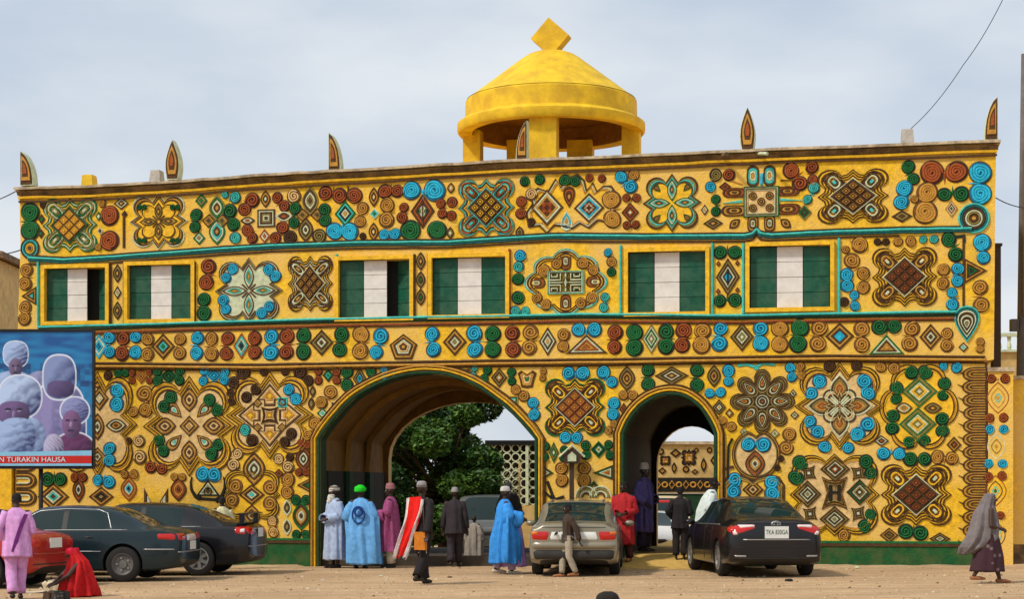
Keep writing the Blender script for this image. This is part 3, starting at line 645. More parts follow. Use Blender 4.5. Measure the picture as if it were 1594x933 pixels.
# horns, swords and spears
r = Rel(324, 765); r.stroke([(-12, -12), (-20, -8), (-26, 2), (-27, 14), (-25, 22)], 8, 'k', taper=True, h=.05); r.stroke([(12, -16), (22, -8), (26, 4), (26, 14), (24, 22)], 9, 'k', taper=True, h=.05)
r.stroke([(-16, -12), (16, -14)], 5, 'k'); r.nest('circle', 7, 7, 'kvd', off=(0, -1), h=.04); r.done('horned_relief')
r = Rel(1134, 715); r.stroke([(6, 32), (0, 20), (-1, -14)], 4, 'k', h=.05); r.stroke([(-8, -16), (8, -12)], 4, 'd', h=.05); r.stroke([(-1, -14), (-1, -30)], 3.5, 'k', h=.05); r.done('sword_relief')
r = Rel(852, 766); r.stroke([(-12, 6), (11, -14)], 4, 'k', h=.05); r.stroke([(0, 16), (8, -6), (13, -12), (26, -8)], 5, 'k', h=.05); r.done('sword_relief')
r = Rel(193, 358); r.stroke([(0, -28), (0, 20), (0, 28)], 4.5, 'd'); r.nest('diamond', 5, 7, 'dk', off=(1, 24)); r.done('dagger_relief')
r = Rel(542, 300); r.stroke([(0, -8), (0, 10)], 3, 'd'); r.done('bar_relief')
for u, s in ((912.7, 1), (935, -1)):
    r = Rel(u, 775); 
    for R_, c in ((17, 'c'), (13, 'v'), (9.5, 'c'), (6, 'd')): r.stroke([(R_*cos(a), R_*sin(a)) for a in [pi*k/10 for k in range(11)]], 3, c)
    r.done('arc_relief')
r = Rel(612, 581); r.stroke([(-8, 0), (10, 1)], 4, 't', taper=True); r.stroke([(-2, 5), (6, 0), (0, -5)], 3, 't'); r.done('arrow_relief')
r = Rel(725, 577); r.stroke([(8, 0), (-12, 1)], 4, 'd', taper=True); r.stroke([(2, 5), (10, 0), (2, -5)], 3, 'v'); r.done('arrow_relief')
r = Rel(1176, 570); r.stroke([(-28, 1), (-14, 3), (0, -2), (12, 4), (30, 2)], 6, 't'); r.stroke([(2, 0), (2, -6)], 8, 't'); r.done('ribbon_relief')
r = Rel(1500, 420); r.stroke([(0, -60), (0, 55)], 4, 'd'); r.done('bar_relief')
r = Rel(1492, 372); r.stroke([(-20, 2), (10, 4), (9, -6)], 5, 'G'); r.done('ribbon_relief')
# curls that end the mouldings
mot('circle', 47, 387, 15, 17, 'dtTyod', 'moulding_curl', h=.05); mot('circle', 1516, 340, 25, 24, 'tTdcvdo', 'moulding_curl', h=.055); mot('dropdn', 1505, 505, 27, 29, 'tTcdcdcv', 'moulding_curl', h=.055)
# comb of nested arches along the right edge, and a few at the left edge
for k in range(14):
    r = Rel(1518+random.uniform(-1, 1), 583+k*20.3)
    for i, (c, R_) in enumerate((('d', 18), ('o', 14.4), ('d', 10.8), ('o', 7.4), ('d', 4.2))):
        q = R_*.56; P = [(16, q)]+[(-2-R_*.95*sin(a), q*cos(a)) for a in [pi*t/8 for t in range(9)]]+[(16, -q)]
        r.stroke(P, 2.3, c, h=.03)
    r.stroke([(-17, 0), (-27, 5)], 3, 'd', taper=True); r.done('nested_arch')
r = Rel(1535, 715); r.stroke([(0, -150), (0, 150)], 3.5, 'd'); r.done('edge_bar')
for k in range(8):
    r = Rel(40, 590+k*26.5)
    for i, (c, R_) in enumerate((('d', 19), ('o', 14.6), ('d', 10.4), ('c', 6.4))):
        q = R_*.62; P = [(-14, q)]+[(R_*.75*sin(a)+2, q*cos(a)) for a in [pi*t/8 for t in range(9)]]+[(-14, -q)]
        r.stroke(P, 2.8, c, h=.03)
    r.done('nested_arch')
r = Rel(62, 712); r.stroke([(0, -150), (0, 140)], 4, 'k'); r.done('edge_bar')
# ---- mouldings
def mould(pts, wd, m, h, name, n=5):
    u, v = pts[0]; Q = []
    for i in range(len(pts)-1):
        for s in range(n): t = s/n; Q.append((pts[i][0]*(1-t)+pts[i+1][0]*t, pts[i][1]*(1-t)+pts[i+1][1]*t+random.uniform(-.35, .35)))
    Q.append(pts[-1]); b = MB(); W_ = [wl(a, c) for a, c in Q]; rows = []
    for i, p in enumerate(W_):
        a = W_[max(i-1, 0)]; c = W_[min(i+1, len(W_)-1)]; dx, dy = c[0]-a[0], c[1]-a[1]; l = sqrt(dx*dx+dy*dy); nx, ny = -dy/l, dx/l; w_ = wd/72
        rows.append([(p[0]+nx*w_*q, -hh, p[1]+ny*w_*q) for q, hh in ((-.5, .001), (-.32, h*.85), (0, h), (.32, h*.85), (.5, .001))])
    b.rows(rows, m, False, False, False); b.add(rows[0], [(0, 1, 2, 3, 4)], m); b.add(rows[-1], [(0, 1, 2, 3, 4)], m)
    return b.build(name, GH)
up = [(45, 402), (100, 405), (150, 402), (180, 400), (330, 389), (420, 383), (560, 378), (700, 377), (760, 373), (860, 367), (1000, 368), (1160, 367), (1172, 364), (1178, 357), (1184, 364), (1200, 366), (1300, 361), (1400, 358), (1512, 356)]
mould(up, 5, 't', .085, 'upper_moulding'); mould([(a, b+4) for a, b in up], 4, 'T', .06, 'upper_moulding'); mould([(a, b-4) for a, b in up], 2.5, 'd', .04, 'upper_moulding'); mould([(a, b+9) for a, b in up[:-1]], 3.5, 'd', .03, 'upper_moulding')
lo = [(60, 510), (180, 507), (300, 503), (520, 497), (760, 493), (900, 490), (1150, 492), (1300, 489), (1488, 486)]
mould(lo, 5, 't', .085, 'lower_moulding'); mould([(a, b+4.5) for a, b in lo], 4, 'G', .06, 'lower_moulding'); mould([(a, b+10) for a, b in lo], 3.5, 'r', .04, 'lower_moulding'); mould([(a, b+13) for a, b in lo], 2, 'd', .03, 'lower_moulding')
md = [(34, 567), (148, 566), (400, 568), (520, 566), (760, 562), (1000, 559), (1160, 556), (1300, 554), (1533, 556)]
mould(md, 4, 'd', .05, 'string_course'); mould([(a, b+5) for a, b in md], 5, 'o', .09, 'string_course'); mould([(a, b+9.5) for a, b in md], 3, 'd', .05, 'string_course')
for u, v0, v1, m in ((60, 408, 508, 't'), (524, 396, 496, 't'), (966, 382, 488, 't'), (1109, 379, 490, 't'), (1157, 379, 489, 't'), (1306, 371, 487, 't'), (172, 412, 504, 'd'), (194, 412, 504, 'd'), (303, 408, 502, 'd'), (645, 396, 494, 'd'), (667, 396, 494, 'r'), (793, 388, 492, 'r')):
    mould([(u, v0), (u, (v0+v1)/2), (u, v1)], 4.5, m, .06, 'upright_moulding', 3)
# rims of the arches
def offp(P, d):
    out = []
    for i, p in enumerate(P):
        a = P[max(i-1, 0)]; c = P[min(i+1, len(P)-1)]; dx, dy = c[0]-a[0], c[1]-a[1]; l = sqrt(dx*dx+dy*dy); out.append((p[0]+dy/l*d, p[1]-dx/l*d))
    return out
def clipv(P, vmax): return [(a, min(b, vmax)) for a, b in P]
for arch, vb in ((arch1, 886), (arch2, 884)):
    P = clipv(arch, vb)
    for d, wd, m, h in ((3, 6, 'jamb', .05), (8, 4, 'y', .075), (12.5, 4.5, 'o', .09), (16.5, 2.6, 'd', .05)):
        o = mould(offp(P, d), wd, m, h, 'arch_rim', 1)
# ---- windows
def window(i, a, b, c, d, ajar):
    x0, z1 = wl(a, c); x1, _ = wl(b, c); _, z0 = wl((a+b)/2, d); _, z1 = wl((a+b)/2, c)
    fr = MB(); t = .075
    for bx in ((x0-t, x1+t, z1-.01, z1+t), (x0-t, x1+t, z0-t, z0+.01), (x0-t, x0+.01, z0+.01, z1-.01), (x1-.01, x1+t, z0+.01, z1-.01)): fr.box(bx[0], bx[1], -.07, .02, bx[2], bx[3], 'y')
    fo = fr.build('window', GH)
    W_ = x1-x0-.04; x = x0+.02; wd = W_/3
    for k in range(3):
        col = 'shutw' if k == 1 else 'shutg'
        rots = 0
        if k == 2 and ajar: rots = 1
        for j in range(4):
            h = (z1-z0-.03)/4; p = MB(); zz0 = z0+.015+j*h
            if rots:
                hinge = x0+.02+3*wd; mt = Matrix.Translation((hinge, .10, 0)) @ Matrix.Rotation(radians(-34 if i else -38), 4, 'Z') @ Matrix.Translation((-hinge, -.10, 0))
                p.box(x+wd*2+.02, hinge, .08, .115, zz0+.006, zz0+h-.006, col, mt)
            else: p.box(x+wd*k+.008, x+wd*(k+1)-.008, .08+.006*(j % 2), .115, zz0+.005, zz0+h-.005, col)
            p.build('shutter_panel', fo)
for i, (a, b, c, d) in enumerate(WIN): window(i, a, b, c, d, i in (0, 2))
# ---- pinnacles along the roof edge
def pinnacle(u, v0, v1, hw, side):
    hw *= .88
    r = Rel(u, v1)
    H = v1-v0; n = 12
    if side == 0: P = [(-hw*sin(pi*(.12+.88*t/n))**.8 if t < n else 0, H*(t/n)) for t in range(n+1)]; P = [(-hw*(1-(t/n)**2.4)**.8*(.75+.35*sin(pi*t/n)), H*t/n) for t in range(n+1)]+[(hw*(1-(t/n)**2.4)**.8*(.75+.35*sin(pi*t/n)), H*t/n) for t in range(n-1, -1, -1)]
    else: P = [(-hw*side, H*t/n) for t in range(n+1)]+[(-hw*side+2*hw*side*(1-(t/n)**2.2)**.7, H*t/n) for t in range(n-1, -1, -1)]
    lx, z = wl(u, v1); q = MB(); y0 = .02; dep = .22
    pts = [(x*r.sx, y*r.sz) for x, y in P]
    q.rows([[(x*.92, -0.02, zz*.98) for x, zz in pts], [(x, .0, zz) for x, zz in pts], [(x, dep, zz) for x, zz in pts]], 'c', True, True, True)
    o = q.build('pinnacle', GH, (lx, -.1, z+.0))
    cx = sum(p[0] for p in pts)/len(pts); cz = sum(p[1] for p in pts)/len(pts)
    for i, (k, m, h) in enumerate(((.90, 'd', .03), (.68, 'o', .05), (.46, 'd', .055), (.28, 'r', .065))):
        e = MB(); e.rows([[(cx+(x-cx)*k, -.015, cz+(zz-cz)*(k+.06)) for x, zz in pts], [(cx+(x-cx)*k*.93, -h, cz+(zz-cz)*(k+.03)) for x, zz in pts]], m, True, False, True)
        e.build('pinnacle_inlay', o)
for a in ((45, 236, 290, 12, 1), (271, 219, 281, 13, 0), (523, 207, 269, 11, 1), (813, 189, 252, 10, -1), (1164, 168, 236, 14, 0), (1542, 152, 220, 12, -1)): pinnacle(*a)
# ---- small blocks on the roof
for u, v0, v1, hw, m, y in ((122, 266, 289, 10, 'dome', .5), (234, 261, 284, 9, 'grey', .3), (1413, 197, 227, 10, 'grey', .25)):
    lx, z0 = wl(u, v1); _, z1 = wl(u, v0); h = hw/72; b = MB(); b.rows([[(lx+sx*h*k, y+.16*sy*k+.1, z) for sx, sy in ((-1, -1), (1, -1), (1, 1), (-1, 1))] for z, k in ((z0-.45, 1.1), (z0, 1.05), (z1-.02, .85), (z1, .8))], m, True, True, True); b.build('roof_block', GH)
b = MB(); lx, z = wl(1188, 243); b.tube([(lx-.12, -.05, z+.05), (lx+.1, -.42, z-.03)], .035, 'c'); b.build('rain_spout', GH)
b = MB(); lx, z = wl(1133, 243); b.tube([(lx-.12, -.05, z+.0), (lx+.0, -.40, z-.03)], .045, 'corn'); b.build('rain_spout', GH)
# ---- domed lantern
cx, _ = wl(858, 200); cy = 2.45; cx -= .40
zr = 9.68
def cup(prof, m, name, n=64, **k): q = MB(); q.lathe(prof, m, (cx, cy, 0), n, caps=k.pop('caps', False)); return q.build(name, GH, smooth=False, **k)
o = cup([(1.80, zr+.02), (2.10, zr), (2.14, zr+.05), (2.14, zr+.21), (2.07, zr+.26), (1.96, zr+.31), (1.95, zr+.72), (1.91, zr+.76)], 'dome', 'ring_beam'); sharpen(o.data, 40)
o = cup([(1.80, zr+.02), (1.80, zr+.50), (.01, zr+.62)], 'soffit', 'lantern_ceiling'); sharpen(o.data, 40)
o = cup([(1.93, zr+.76), (1.86, zr+.80), (1.45, zr+1.115), (1.05, zr+1.425), (.68, zr+1.71), (.54, zr+1.80), (.40, zr+1.855), (.2, zr+1.875), (.0, zr+1.88)], 'dome', 'dome'); sharpen(o.data, 50)
f = MB(); f.box(-.31, .31, -.2, .2, -.31, .31, 'dome', Matrix.Translation((cx, cy, zr+2.2)) @ Matrix.Rotation(radians(-3), 4, 'Y') @ Matrix.Rotation(radians(45), 4, 'Y') @ Matrix.Rotation(radians(2), 4, 'X')); f.build('finial', GH)
for k, (ang, rr, s) in enumerate(((-86, 1.70, .30), (178, 1.83, .20), (3, 1.83, .20), (75, 1.7, .30), (128, 1.7, .2))):
    x = cx+rr*cos(radians(ang)); y = cy+rr*sin(radians(ang)); b = MB(); b.box(x-s, x+s, y-.2, y+.2, 8.2, zr+.15, 'dome'); b.build('lantern_pillar', GH)
# ---- end pillar on the right
lx0, _ = wl(1537, 700); lx1, zt_ = wl(1577, 579)
b = MB(); b.box(lx0+.012, lx1, -.02, .6, -.3, zt_, 'wall'); b.build('end_pillar', GH)
b = MB(); b.box(lx0-.0, lx1+.03, -.06, .64, zt_+.002, zt_+.09, 'lip'); b.build('pillar_cap', GH)
# ================================================================ people
TMP = bpy.data.collections.new('scratch'); COL.children.link(TMP)
def evaluated(me, mods):
    o = bpy.data.objects.new('scratch', me); TMP.objects.link(o)
    for t, kw in mods:
        m = o.modifiers.new(t, t)
        for a, b in kw.items(): setattr(m, a, b)
    dg = bpy.context.evaluated_depsgraph_get(); dg.update()
    out = bpy.data.meshes.new_from_object(o.evaluated_get(dg), depsgraph=dg)
    bpy.data.objects.remove(o); return out
def capsule(mb, p, q, r0, r1, m, n=10):
    p, q = Vector(p), Vector(q); d = q-p; L = d.length or 1e-4; d = d/L
    a = d.cross(Vector((0, 0, 1)) if abs(d.z) < .9 else Vector((1, 0, 0))).normalized(); b = d.cross(a); R = []
    for t, rr in [(-r0*cos(x), r0*sin(x)) for x in (.25, .7, 1.15, 1.57)]+[(L+r1*sin(x), r1*cos(x)) for x in (0, .4, .85, 1.3)]:
        R.append([p+d*t+(a*cos(w_)+b*sin(w_))*rr for w_ in [2*pi*k/n for k in range(n)]])
    mb.rows(R, m, True, True, True)
def ell(mb, c, r, m, n=14, mtx=None):
    R = []
    for i in range(1, n):
        a = pi*i/n; R.append([Vector((r[0]*sin(a)*cos(t), r[1]*sin(a)*sin(t), r[2]*cos(a))) for t in [2*pi*k/(n+4) for k in range(n+4)]])
    R = [[Vector(c)+(mtx @ v if mtx else v) for v in q] for q in R]
    mb.rows(R, m, True, True, True)
SKIN = [mat('dark_skin', (.060, .030, .018), rough=.5, var=.1), mat('deep_brown_skin', (.035, .018, .012), rough=.5, var=.1)]
EYE = mat('eye_white', (.7, .68, .62), rough=.3); PUP = mat('pupil', (.01, .008, .006), rough=.2)
CL = {}
def cloth(name, col, **k):
    if name not in CL:
        a = dict(rough=.85, var=.22, scale=12, bump=.55, bscale=9); a.update(k); CL[name] = mat(name, col, **a)
    return CL[name]
def hand(mb, w, d, side, m, S):
    # palm with four curled fingers and a thumb; w wrist, d direction
    w = Vector(w); d = Vector(d).normalized(); lat = d.cross(Vector((0, 1, 0))); lat = lat.normalized() if lat.length > .1 else Vector((1, 0, 0)); nrm = lat.cross(d)
    if nrm.y > 0 and False: nrm = -nrm
    for k in (-1, 1): capsule(mb, w+lat*.014*k*S, w+d*.075*S+lat*.02*k*S, .017*S, .016*S, m, 8)
    for k, L in ((-1.5, .062), (-.5, .072), (.5, .068), (1.5, .052)):
        a = w+d*.085*S+lat*k*.0185*S; b = a+d*L*.55*S+nrm*.010*S; c = b+d*L*.4*S+nrm*.026*S
        capsule(mb, a, b, .0098*S, .0092*S, m, 6); capsule(mb, b, c, .0092*S, .0082*S, m, 6)
    t0 = w+d*.03*S-lat*.024*S*side; t1 = t0+d*.034*S-lat*.022*S*side+nrm*.012*S
    capsule(mb, t0, t1, .012*S, .0105*S, m, 6); capsule(mb, t1, t1+d*.026*S+nrm*.01*S, .0105*S, .009*S, m, 6)
ARM = {'down': ((.135, .01, .635), (.150, -.03, .485)), 'front': ((.15, .0, .64), (.05, -.135, .60)), 'back': ((.15, .05, .64), (.03, .12, .56)),
       'swf': ((.135, -.05, .645), (.125, -.15, .53)), 'swb': ((.14, .08, .65), (.145, .12, .50)), 'chin': ((.14, -.06, .66), (.04, -.13, .83)),
       'hold': ((.145, -.02, .64), (.10, -.17, .63)), 'hip': ((.17, .03, .65), (.10, -.08, .56))}
def person(u, v, hpx, yaw, label, legs='stand', arms=('down', 'down'), sit=None, skin=0, head_yaw=0, lean=0, H=None, pos=None, feet=None, group=None):
    if pos is None: p, s = grd(u, v); H = H or hpx/s
    else: p = Vector(pos)
    root = empty('person', p, radians(yaw), label=label, cat='person', group=group)
    S = H/1.7; mk = SKIN[skin]; b = MB()
    lx = lean
    def Y(z): return -lx*max(0, (z-.5))*H                    # forward lean above the hips
    def V(x, y, z): return Vector((x*H, y*H+Y(z), z*H))
    pel = V(0, 0, .53)
    for sx in (-1, 1):
        if legs == 'stand': kn, an = (sx*.055, -.01, .285), (sx*.055, .012, .045)
        elif legs == 'walk':
            kn, an = ((sx*.045, -.085, .29), (sx*.04, -.13, .05)) if sx > 0 else ((sx*.05, .03, .28), (sx*.045, .16, .085))
        elif legs == 'stride2':
            kn, an = ((sx*.045, -.06, .29), (sx*.04, -.075, .045)) if sx < 0 else ((sx*.05, .0, .28), (sx*.045, .10, .06))
        K, A_ = V(*kn), V(*an)
        capsule(b, V(sx*.05, 0, .515), K, .047*H, .032*H, mk); capsule(b, K, K*.45+A_*.55+Vector((0, .012*H, 0)), .032*H, .031*H, mk); capsule(b, K*.45+A_*.55+Vector((0, .008*H, 0)), A_, .030*H, .021*H, mk)
        capsule(b, A_+Vector((0, .02*H, -.020*H)), A_+Vector((0, -.075*H, -.030*H)), .020*H, .015*H, mk)
        capsule(b, A_+Vector((sx*.006*H, -.075*H, -.032*H)), A_+Vector((sx*.006*H, -.108*H, -.034*H)), .015*H, .010*H, mk)
        SH = V(sx*.105, 0, .81); e, h = ARM[arms[0 if sx < 0 else 1]]
        E = Vector((sx*e[0]*H, e[1]*H+Y(e[2]), e[2]*H)); Hh = Vector((sx*h[0]*H, h[1]*H+Y(h[2]), h[2]*H))
        capsule(b, SH, E, .032*H, .025*H, mk); capsule(b, E, Hh, .025*H, .017*H, mk)
        d = (Hh-E).normalized()
        hand(b, Hh, d, sx, mk, S)
    ell(b, V(0, 0, .54), (.088*H, .062*H, .075*H), mk); ell(b, V(0, 0, .64), (.078*H, .055*H, .11*H), mk); ell(b, V(0, .0, .745), (.100*H, .062*H, .10*H), mk)
    capsule(b, V(-.085, 0, .805), V(.085, 0, .805), .034*H, .034*H, mk); capsule(b, V(0, .004, .82), V(0, -.004, .885), .034*H, .030*H, mk)
    hc = V(0, -.010, .933); R = Matrix.Rotation(radians(head_yaw), 4, 'Z')
    def hp(x, y, z): return hc+R @ Vector((x*H, y*H, z*H))
    r3 = R.to_3x3()
    ell(b, hp(0, .006, .012), (.043*H, .054*H, .054*H), mk, mtx=r3); ell(b, hp(0, -.014, -.028), (.031*H, .034*H, .036*H), mk, mtx=r3)
    capsule(b, hp(0, -.048, .006), hp(0, -.060, -.016), .007*H, .0105*H, mk, 8); ell(b, hp(0, -.045, -.040), (.013*H, .009*H, .006*H), mk, 8, r3); ell(b, hp(0, -.040, -.060), (.014*H, .012*H, .01*H), mk, 8, r3)
    capsule(b, hp(-.025, -.044, .015), hp(.025, -.044, .015), .006*H, .006*H, mk, 6)
    for sx in (-1, 1): ell(b, hp(sx*.045, .008, -.004), (.007*H, .013*H, .019*H), mk, 8, r3)
    me = b.mesh('body'); me = evaluated(me, [('REMESH', dict(mode='VOXEL', voxel_size=.0105*S)), ('SMOOTH', dict(factor=.5, iterations=2))])
    me.materials.clear(); me.materials.append(mk); me.polygons.foreach_set('use_smooth', [True]*len(me.polygons)); me.name = 'body'
    o = bpy.data.objects.new('body', me); link(o, root)
    for sx in (-1, 1):
        e = MB(); ell(e, hp(sx*.018, -.0435, .000), (.0075*H, .006*H, .0048*H), EYE, 6); ell(e, hp(sx*.018, -.0485, .000), (.0035*H, .003*H, .0035*H), PUP, 6); e.build('eye', root, smooth=True)
    return root, H, V, hp, r3, S
def drape(root, name, keys, m, fold=.06, nf=9, seed=0, n=56, sub=5, close_top=True, thick=.012, twist=0, label=None, flare=None):
    # keys: (x, y, z, rx, ry) from the top down; folds deepen towards the hem
    rnd = random.Random(seed); ph = [rnd.uniform(0, 6.28) for _ in range(5)]; fr = [nf, nf*1.7, nf*.55, nf*2.6]
    R = []; K = keys; N_ = (len(K)-1)*sub
    for i in range(N_+1):
        t = i/sub; j = min(int(t), len(K)-2); f_ = t-j
        f_ = f_*f_*(3-2*f_)*.5+f_*.5
        x, y, z, rx, ry = [K[j][q]*(1-f_)+K[j+1][q]*f_ for q in range(5)]
        dp = (i/N_)**.8; row = []
        for k in range(n):
            a = 2*pi*k/n
            w_ = sin(int(fr[0])*a+ph[0]+twist*i/N_*2)*.5+sin(int(fr[1])*a+ph[1]-i*.12)*.3+sin(int(fr[2])*a+ph[2]+i*.18)*.35
            w_ = (abs(w_)**.8)*(1 if w_ > 0 else -1)
            q = 1+1.45*fold*(.35+dp)*w_+.02*noise.noise(Vector((cos(a)*2+seed, sin(a)*2, z*5)))
            dz = .0 if i < N_ else fold*.12*sin(3*a+ph[3])
            row.append((x+rx*q*cos(a), y+ry*q*sin(a), z+dz))
        R.append(row)
    last = R[-1]; cx_, cy_ = K[-1][0], K[-1][1]
    R.append([((px-cx_)*.93+cx_, (py-cy_)*.93+cy_, pz+.004) for px, py, pz in last]); R.append([((px-cx_)*.90+cx_, (py-cy_)*.90+cy_, pz+.12) for px, py, pz in last])
    b = MB(); b.rows(R, m, True, close_top, False); return b.build(name, root, smooth=True, label=label)
def sleeve(root, name, pts, rad, m, fold=.10, seed=0, n=18, label=None, sub=5):
    rnd = random.Random(seed); ph = rnd.uniform(0, 6); P = []; RR = []
    pts = [Vector(p) for p in pts]
    for i in range(len(pts)-1):
        for s_ in range(sub): t = s_/sub; P.append(pts[i].lerp(pts[i+1], t)); RR.append(rad[i]*(1-t)+rad[i+1]*t)
    P.append(pts[-1]); RR.append(rad[-1]); R = []
    for i, p in enumerate(P):
        d = (P[min(i+1, len(P)-1)]-P[max(i-1, 0)]).normalized(); a = d.cross(Vector((0, 1, .2))).normalized(); b_ = d.cross(a)
        R.append([p+(a*cos(w_)+b_*sin(w_))*RR[i]*(1+fold*sin(i*1.7+ph+2*w_)+fold*.5*sin(5*w_+i*.6)) for w_ in [2*pi*k/n for k in range(n)]])
    c = P[-1]; R.append([c+(q-c)*.85 for q in R[-1]]); R.append([P[-2]+(q-c)*.8 for q in R[-2]])
    b = MB(); b.rows(R, m, True, True, False); return b.build(name, root, smooth=True, label=label)
def armpts(V, H, pose, sx, lean=0):
    e, h = ARM[pose]
    def q(x, y, z): return Vector((sx*x*H, y*H-lean*max(0, z-.5)*H, z*H))
    return q(.095, 0, .815), q(*e), q(*h)
def robe(P, m, hem=.07, w=1.0, arms=('down', 'down'), fold=.10, seed=1, lean=0, sl=.085, name='robe', bias=0, label=None, nf=9):
    root, H, V, hp, r3, S = P
    K = [(.862, .036, .036), (.845, .062, .05), (.815, .118, .066), (.76, .150, .085), (.62, .165*w, .105), (.42, .165*w, .118*w), (.22, .165*w, .125*w), (hem, .165*w, .125*w)]
    drape(root, name, [(bias*H*(1-z), -lean*max(0, z-.5)*H+.0, z*H, rx*H, ry*H) for z, rx, ry in K], m, fold, nf, seed, label=label)
    for i, sx in enumerate((-1, 1)):
        a, e, h = armpts(V, H, arms[i], sx, lean); hh = e.lerp(h, .88)
        sleeve(root, 'sleeve', [a+Vector((0, 0, -.01*H)), e, hh], [.050*H, sl*H*.85, sl*H], m, .09, seed+i)
def tunic(P, m, hem=.36, arms=('down', 'down'), short=False, seed=1, lean=0, name='tunic', w=1.0, fold=.05, sl=.036, sm=None):
    root, H, V, hp, r3, S = P
    K = [(.862, .036, .036), (.845, .058, .046), (.815, .108, .056), (.76, .124, .074), (.62, .105*w, .074*w), (.52, .112*w, .086*w), (hem, .122*w, .098*w)]
    drape(root, name, [(0, -lean*max(0, z-.5)*H, z*H, rx*H, ry*H) for z, rx, ry in K], m, fold, 7, seed)
    for i, sx in enumerate((-1, 1)):
        a, e, h = armpts(V, H, arms[i], sx, lean)
        pts = [a, e] if short else [a, e, e.lerp(h, .92)]
        if short: pts = [a, a.lerp(e, .8)]
        sleeve(root, 'sleeve', pts, [.042*H, .040*H, sl*H][:len(pts)] if not short else [.042*H, .044*H], sm or m, .07, seed+i)
def trousers(P, m, legs='stand', w=1.0, seed=3, bottom=.0):
    root, H, V, hp, r3, S = P
    b = MB(); R = []
    for i, sx in enumerate((-1, 1)):
        if legs == 'stand': kn, an = (sx*.055, -.01, .285), (sx*.055, .012, .045)
        elif legs == 'walk': kn, an = ((sx*.045, -.085, .29), (sx*.04, -.13, .05)) if sx > 0 else ((sx*.05, .03, .28), (sx*.045, .16, .085))
        else: kn, an = ((sx*.045, -.06, .29), (sx*.04, -.075, .045)) if sx < 0 else ((sx*.05, .0, .28), (sx*.045, .10, .06))
        K, A_ = V(*kn), V(*an)
        sleeve(root, 'trouser_leg', [V(sx*.045, 0, .56), V(sx*.052, 0, .48), K, K.lerp(A_, .96)], [.064*H, .062*H*w, .048*H*w, .042*H*w], m, .06, seed+i, 20)
SHOE = mat('dark_leather', (.02, .015, .012), rough=.4)
def shoes(P, m=None, legs='stand'):
    root, H, V, hp, r3, S = P
    for sx in (-1, 1):
        if legs == 'stand': an = (sx*.055, .012, .045)
        elif legs == 'walk': an = (sx*.04, -.13, .05) if sx > 0 else (sx*.045, .16, .085)
        else: an = (sx*.04, -.075, .045) if sx < 0 else (sx*.045, .10, .06)
        A_ = V(*an); b = MB()
        capsule(b, A_+Vector((0, .022*H, -.022*H)), A_+Vector((0, -.06*H, -.026*H)), .024*H, .021*H, m or SHOE, 10)
        capsule(b, A_+Vector((0, -.06*H, -.026*H)), A_+Vector((sx*.004*H, -.112*H, -.031*H)), .022*H, .015*H, m or SHOE, 10)
        b.build('shoe', root, smooth=True)
def cap_(P, m, tall=.035, label=None, name='cap', band=None):
    root, H, V, hp, r3, S = P; b = MB(); R = []
    for z, k in ((.022, 1.06), (.024, 1.10), (.045, 1.06), (.045+tall*.7, .96), (.045+tall, .80), (.05+tall, .3)):
        R.append([hp(.043*k*cos(t), .006+.054*k*sin(t), z-.006*sin(t)*0) for t in [2*pi*q/24 for q in range(24)]])
    b.rows(R, m, True, True, True); o = b.build(name, root, smooth=True, label=label); sharpen(o.data, 45)
    if band: 
        b = MB(); b.rows([[hp(.043*k*cos(t), .006+.054*k*sin(t), z) for t in [2*pi*q/24 for q in range(24)]] for z, k in ((.028, 1.12), (.030, 1.15), (.042, 1.14), (.044, 1.10))], band, True, False, False); b.build('cap_band', root, smooth=True)
def turban(P, m, big=1.0, seed=0, tail=None, m2=None):
    root, H, V, hp, r3, S = P; rnd = random.Random(seed); b = MB(); ell(b, hp(0, .006, .036), (.050*H*big, .060*H*big, .046*H*big), m, 14, r3); b.build('turban', root, smooth=True)
    for i in range(6):
        tlt = rnd.uniform(-.45, .45); tz = rnd.uniform(-.3, .3); z0 = .018+.0085*i; k = (1.10-.03*abs(i-1.5))*big*(1 if i < 4 else .8); b = MB(); pts = []
        for q in range(25):
            t = 2*pi*q/24; pts.append(hp(.046*k*cos(t), .006+.057*k*sin(t), z0+.02*tlt*cos(t)+.02*tz*sin(t)))
        b.tube(pts, .0115*H*big, (m2 if m2 and i % 2 else m), 7, False); b.build('turban_fold', root, smooth=True)
    if tail:
        sleeve(root, 'turban_wrap', [hp(.0, -.035, -.03), V(0, -.045, .86), V(-.02, -.075, .80)], [.04*H, .045*H, .03*H], m, .12, seed)
def hairs(P, k=1.0):
    root, H, V, hp, r3, S = P; b = MB(); R = []
    for i in range(0, 8):
        a = pi*.5*i/7*1.06; R.append([hp(.0455*k*cos(a)*cos(t) if a < 1.57 else 0, .009+.0565*k*cos(a)*sin(t), .016+.053*k*sin(a)-(.030 if sin(t) > .1 and i == 0 else 0)) for t in [2*pi*q/20 for q in range(20)]])
    b.rows(R, mat('black_hair', (.012, .01, .009), rough=.9, bump=.6, bscale=200), True, False, True); b.build('hair', root, smooth=True)
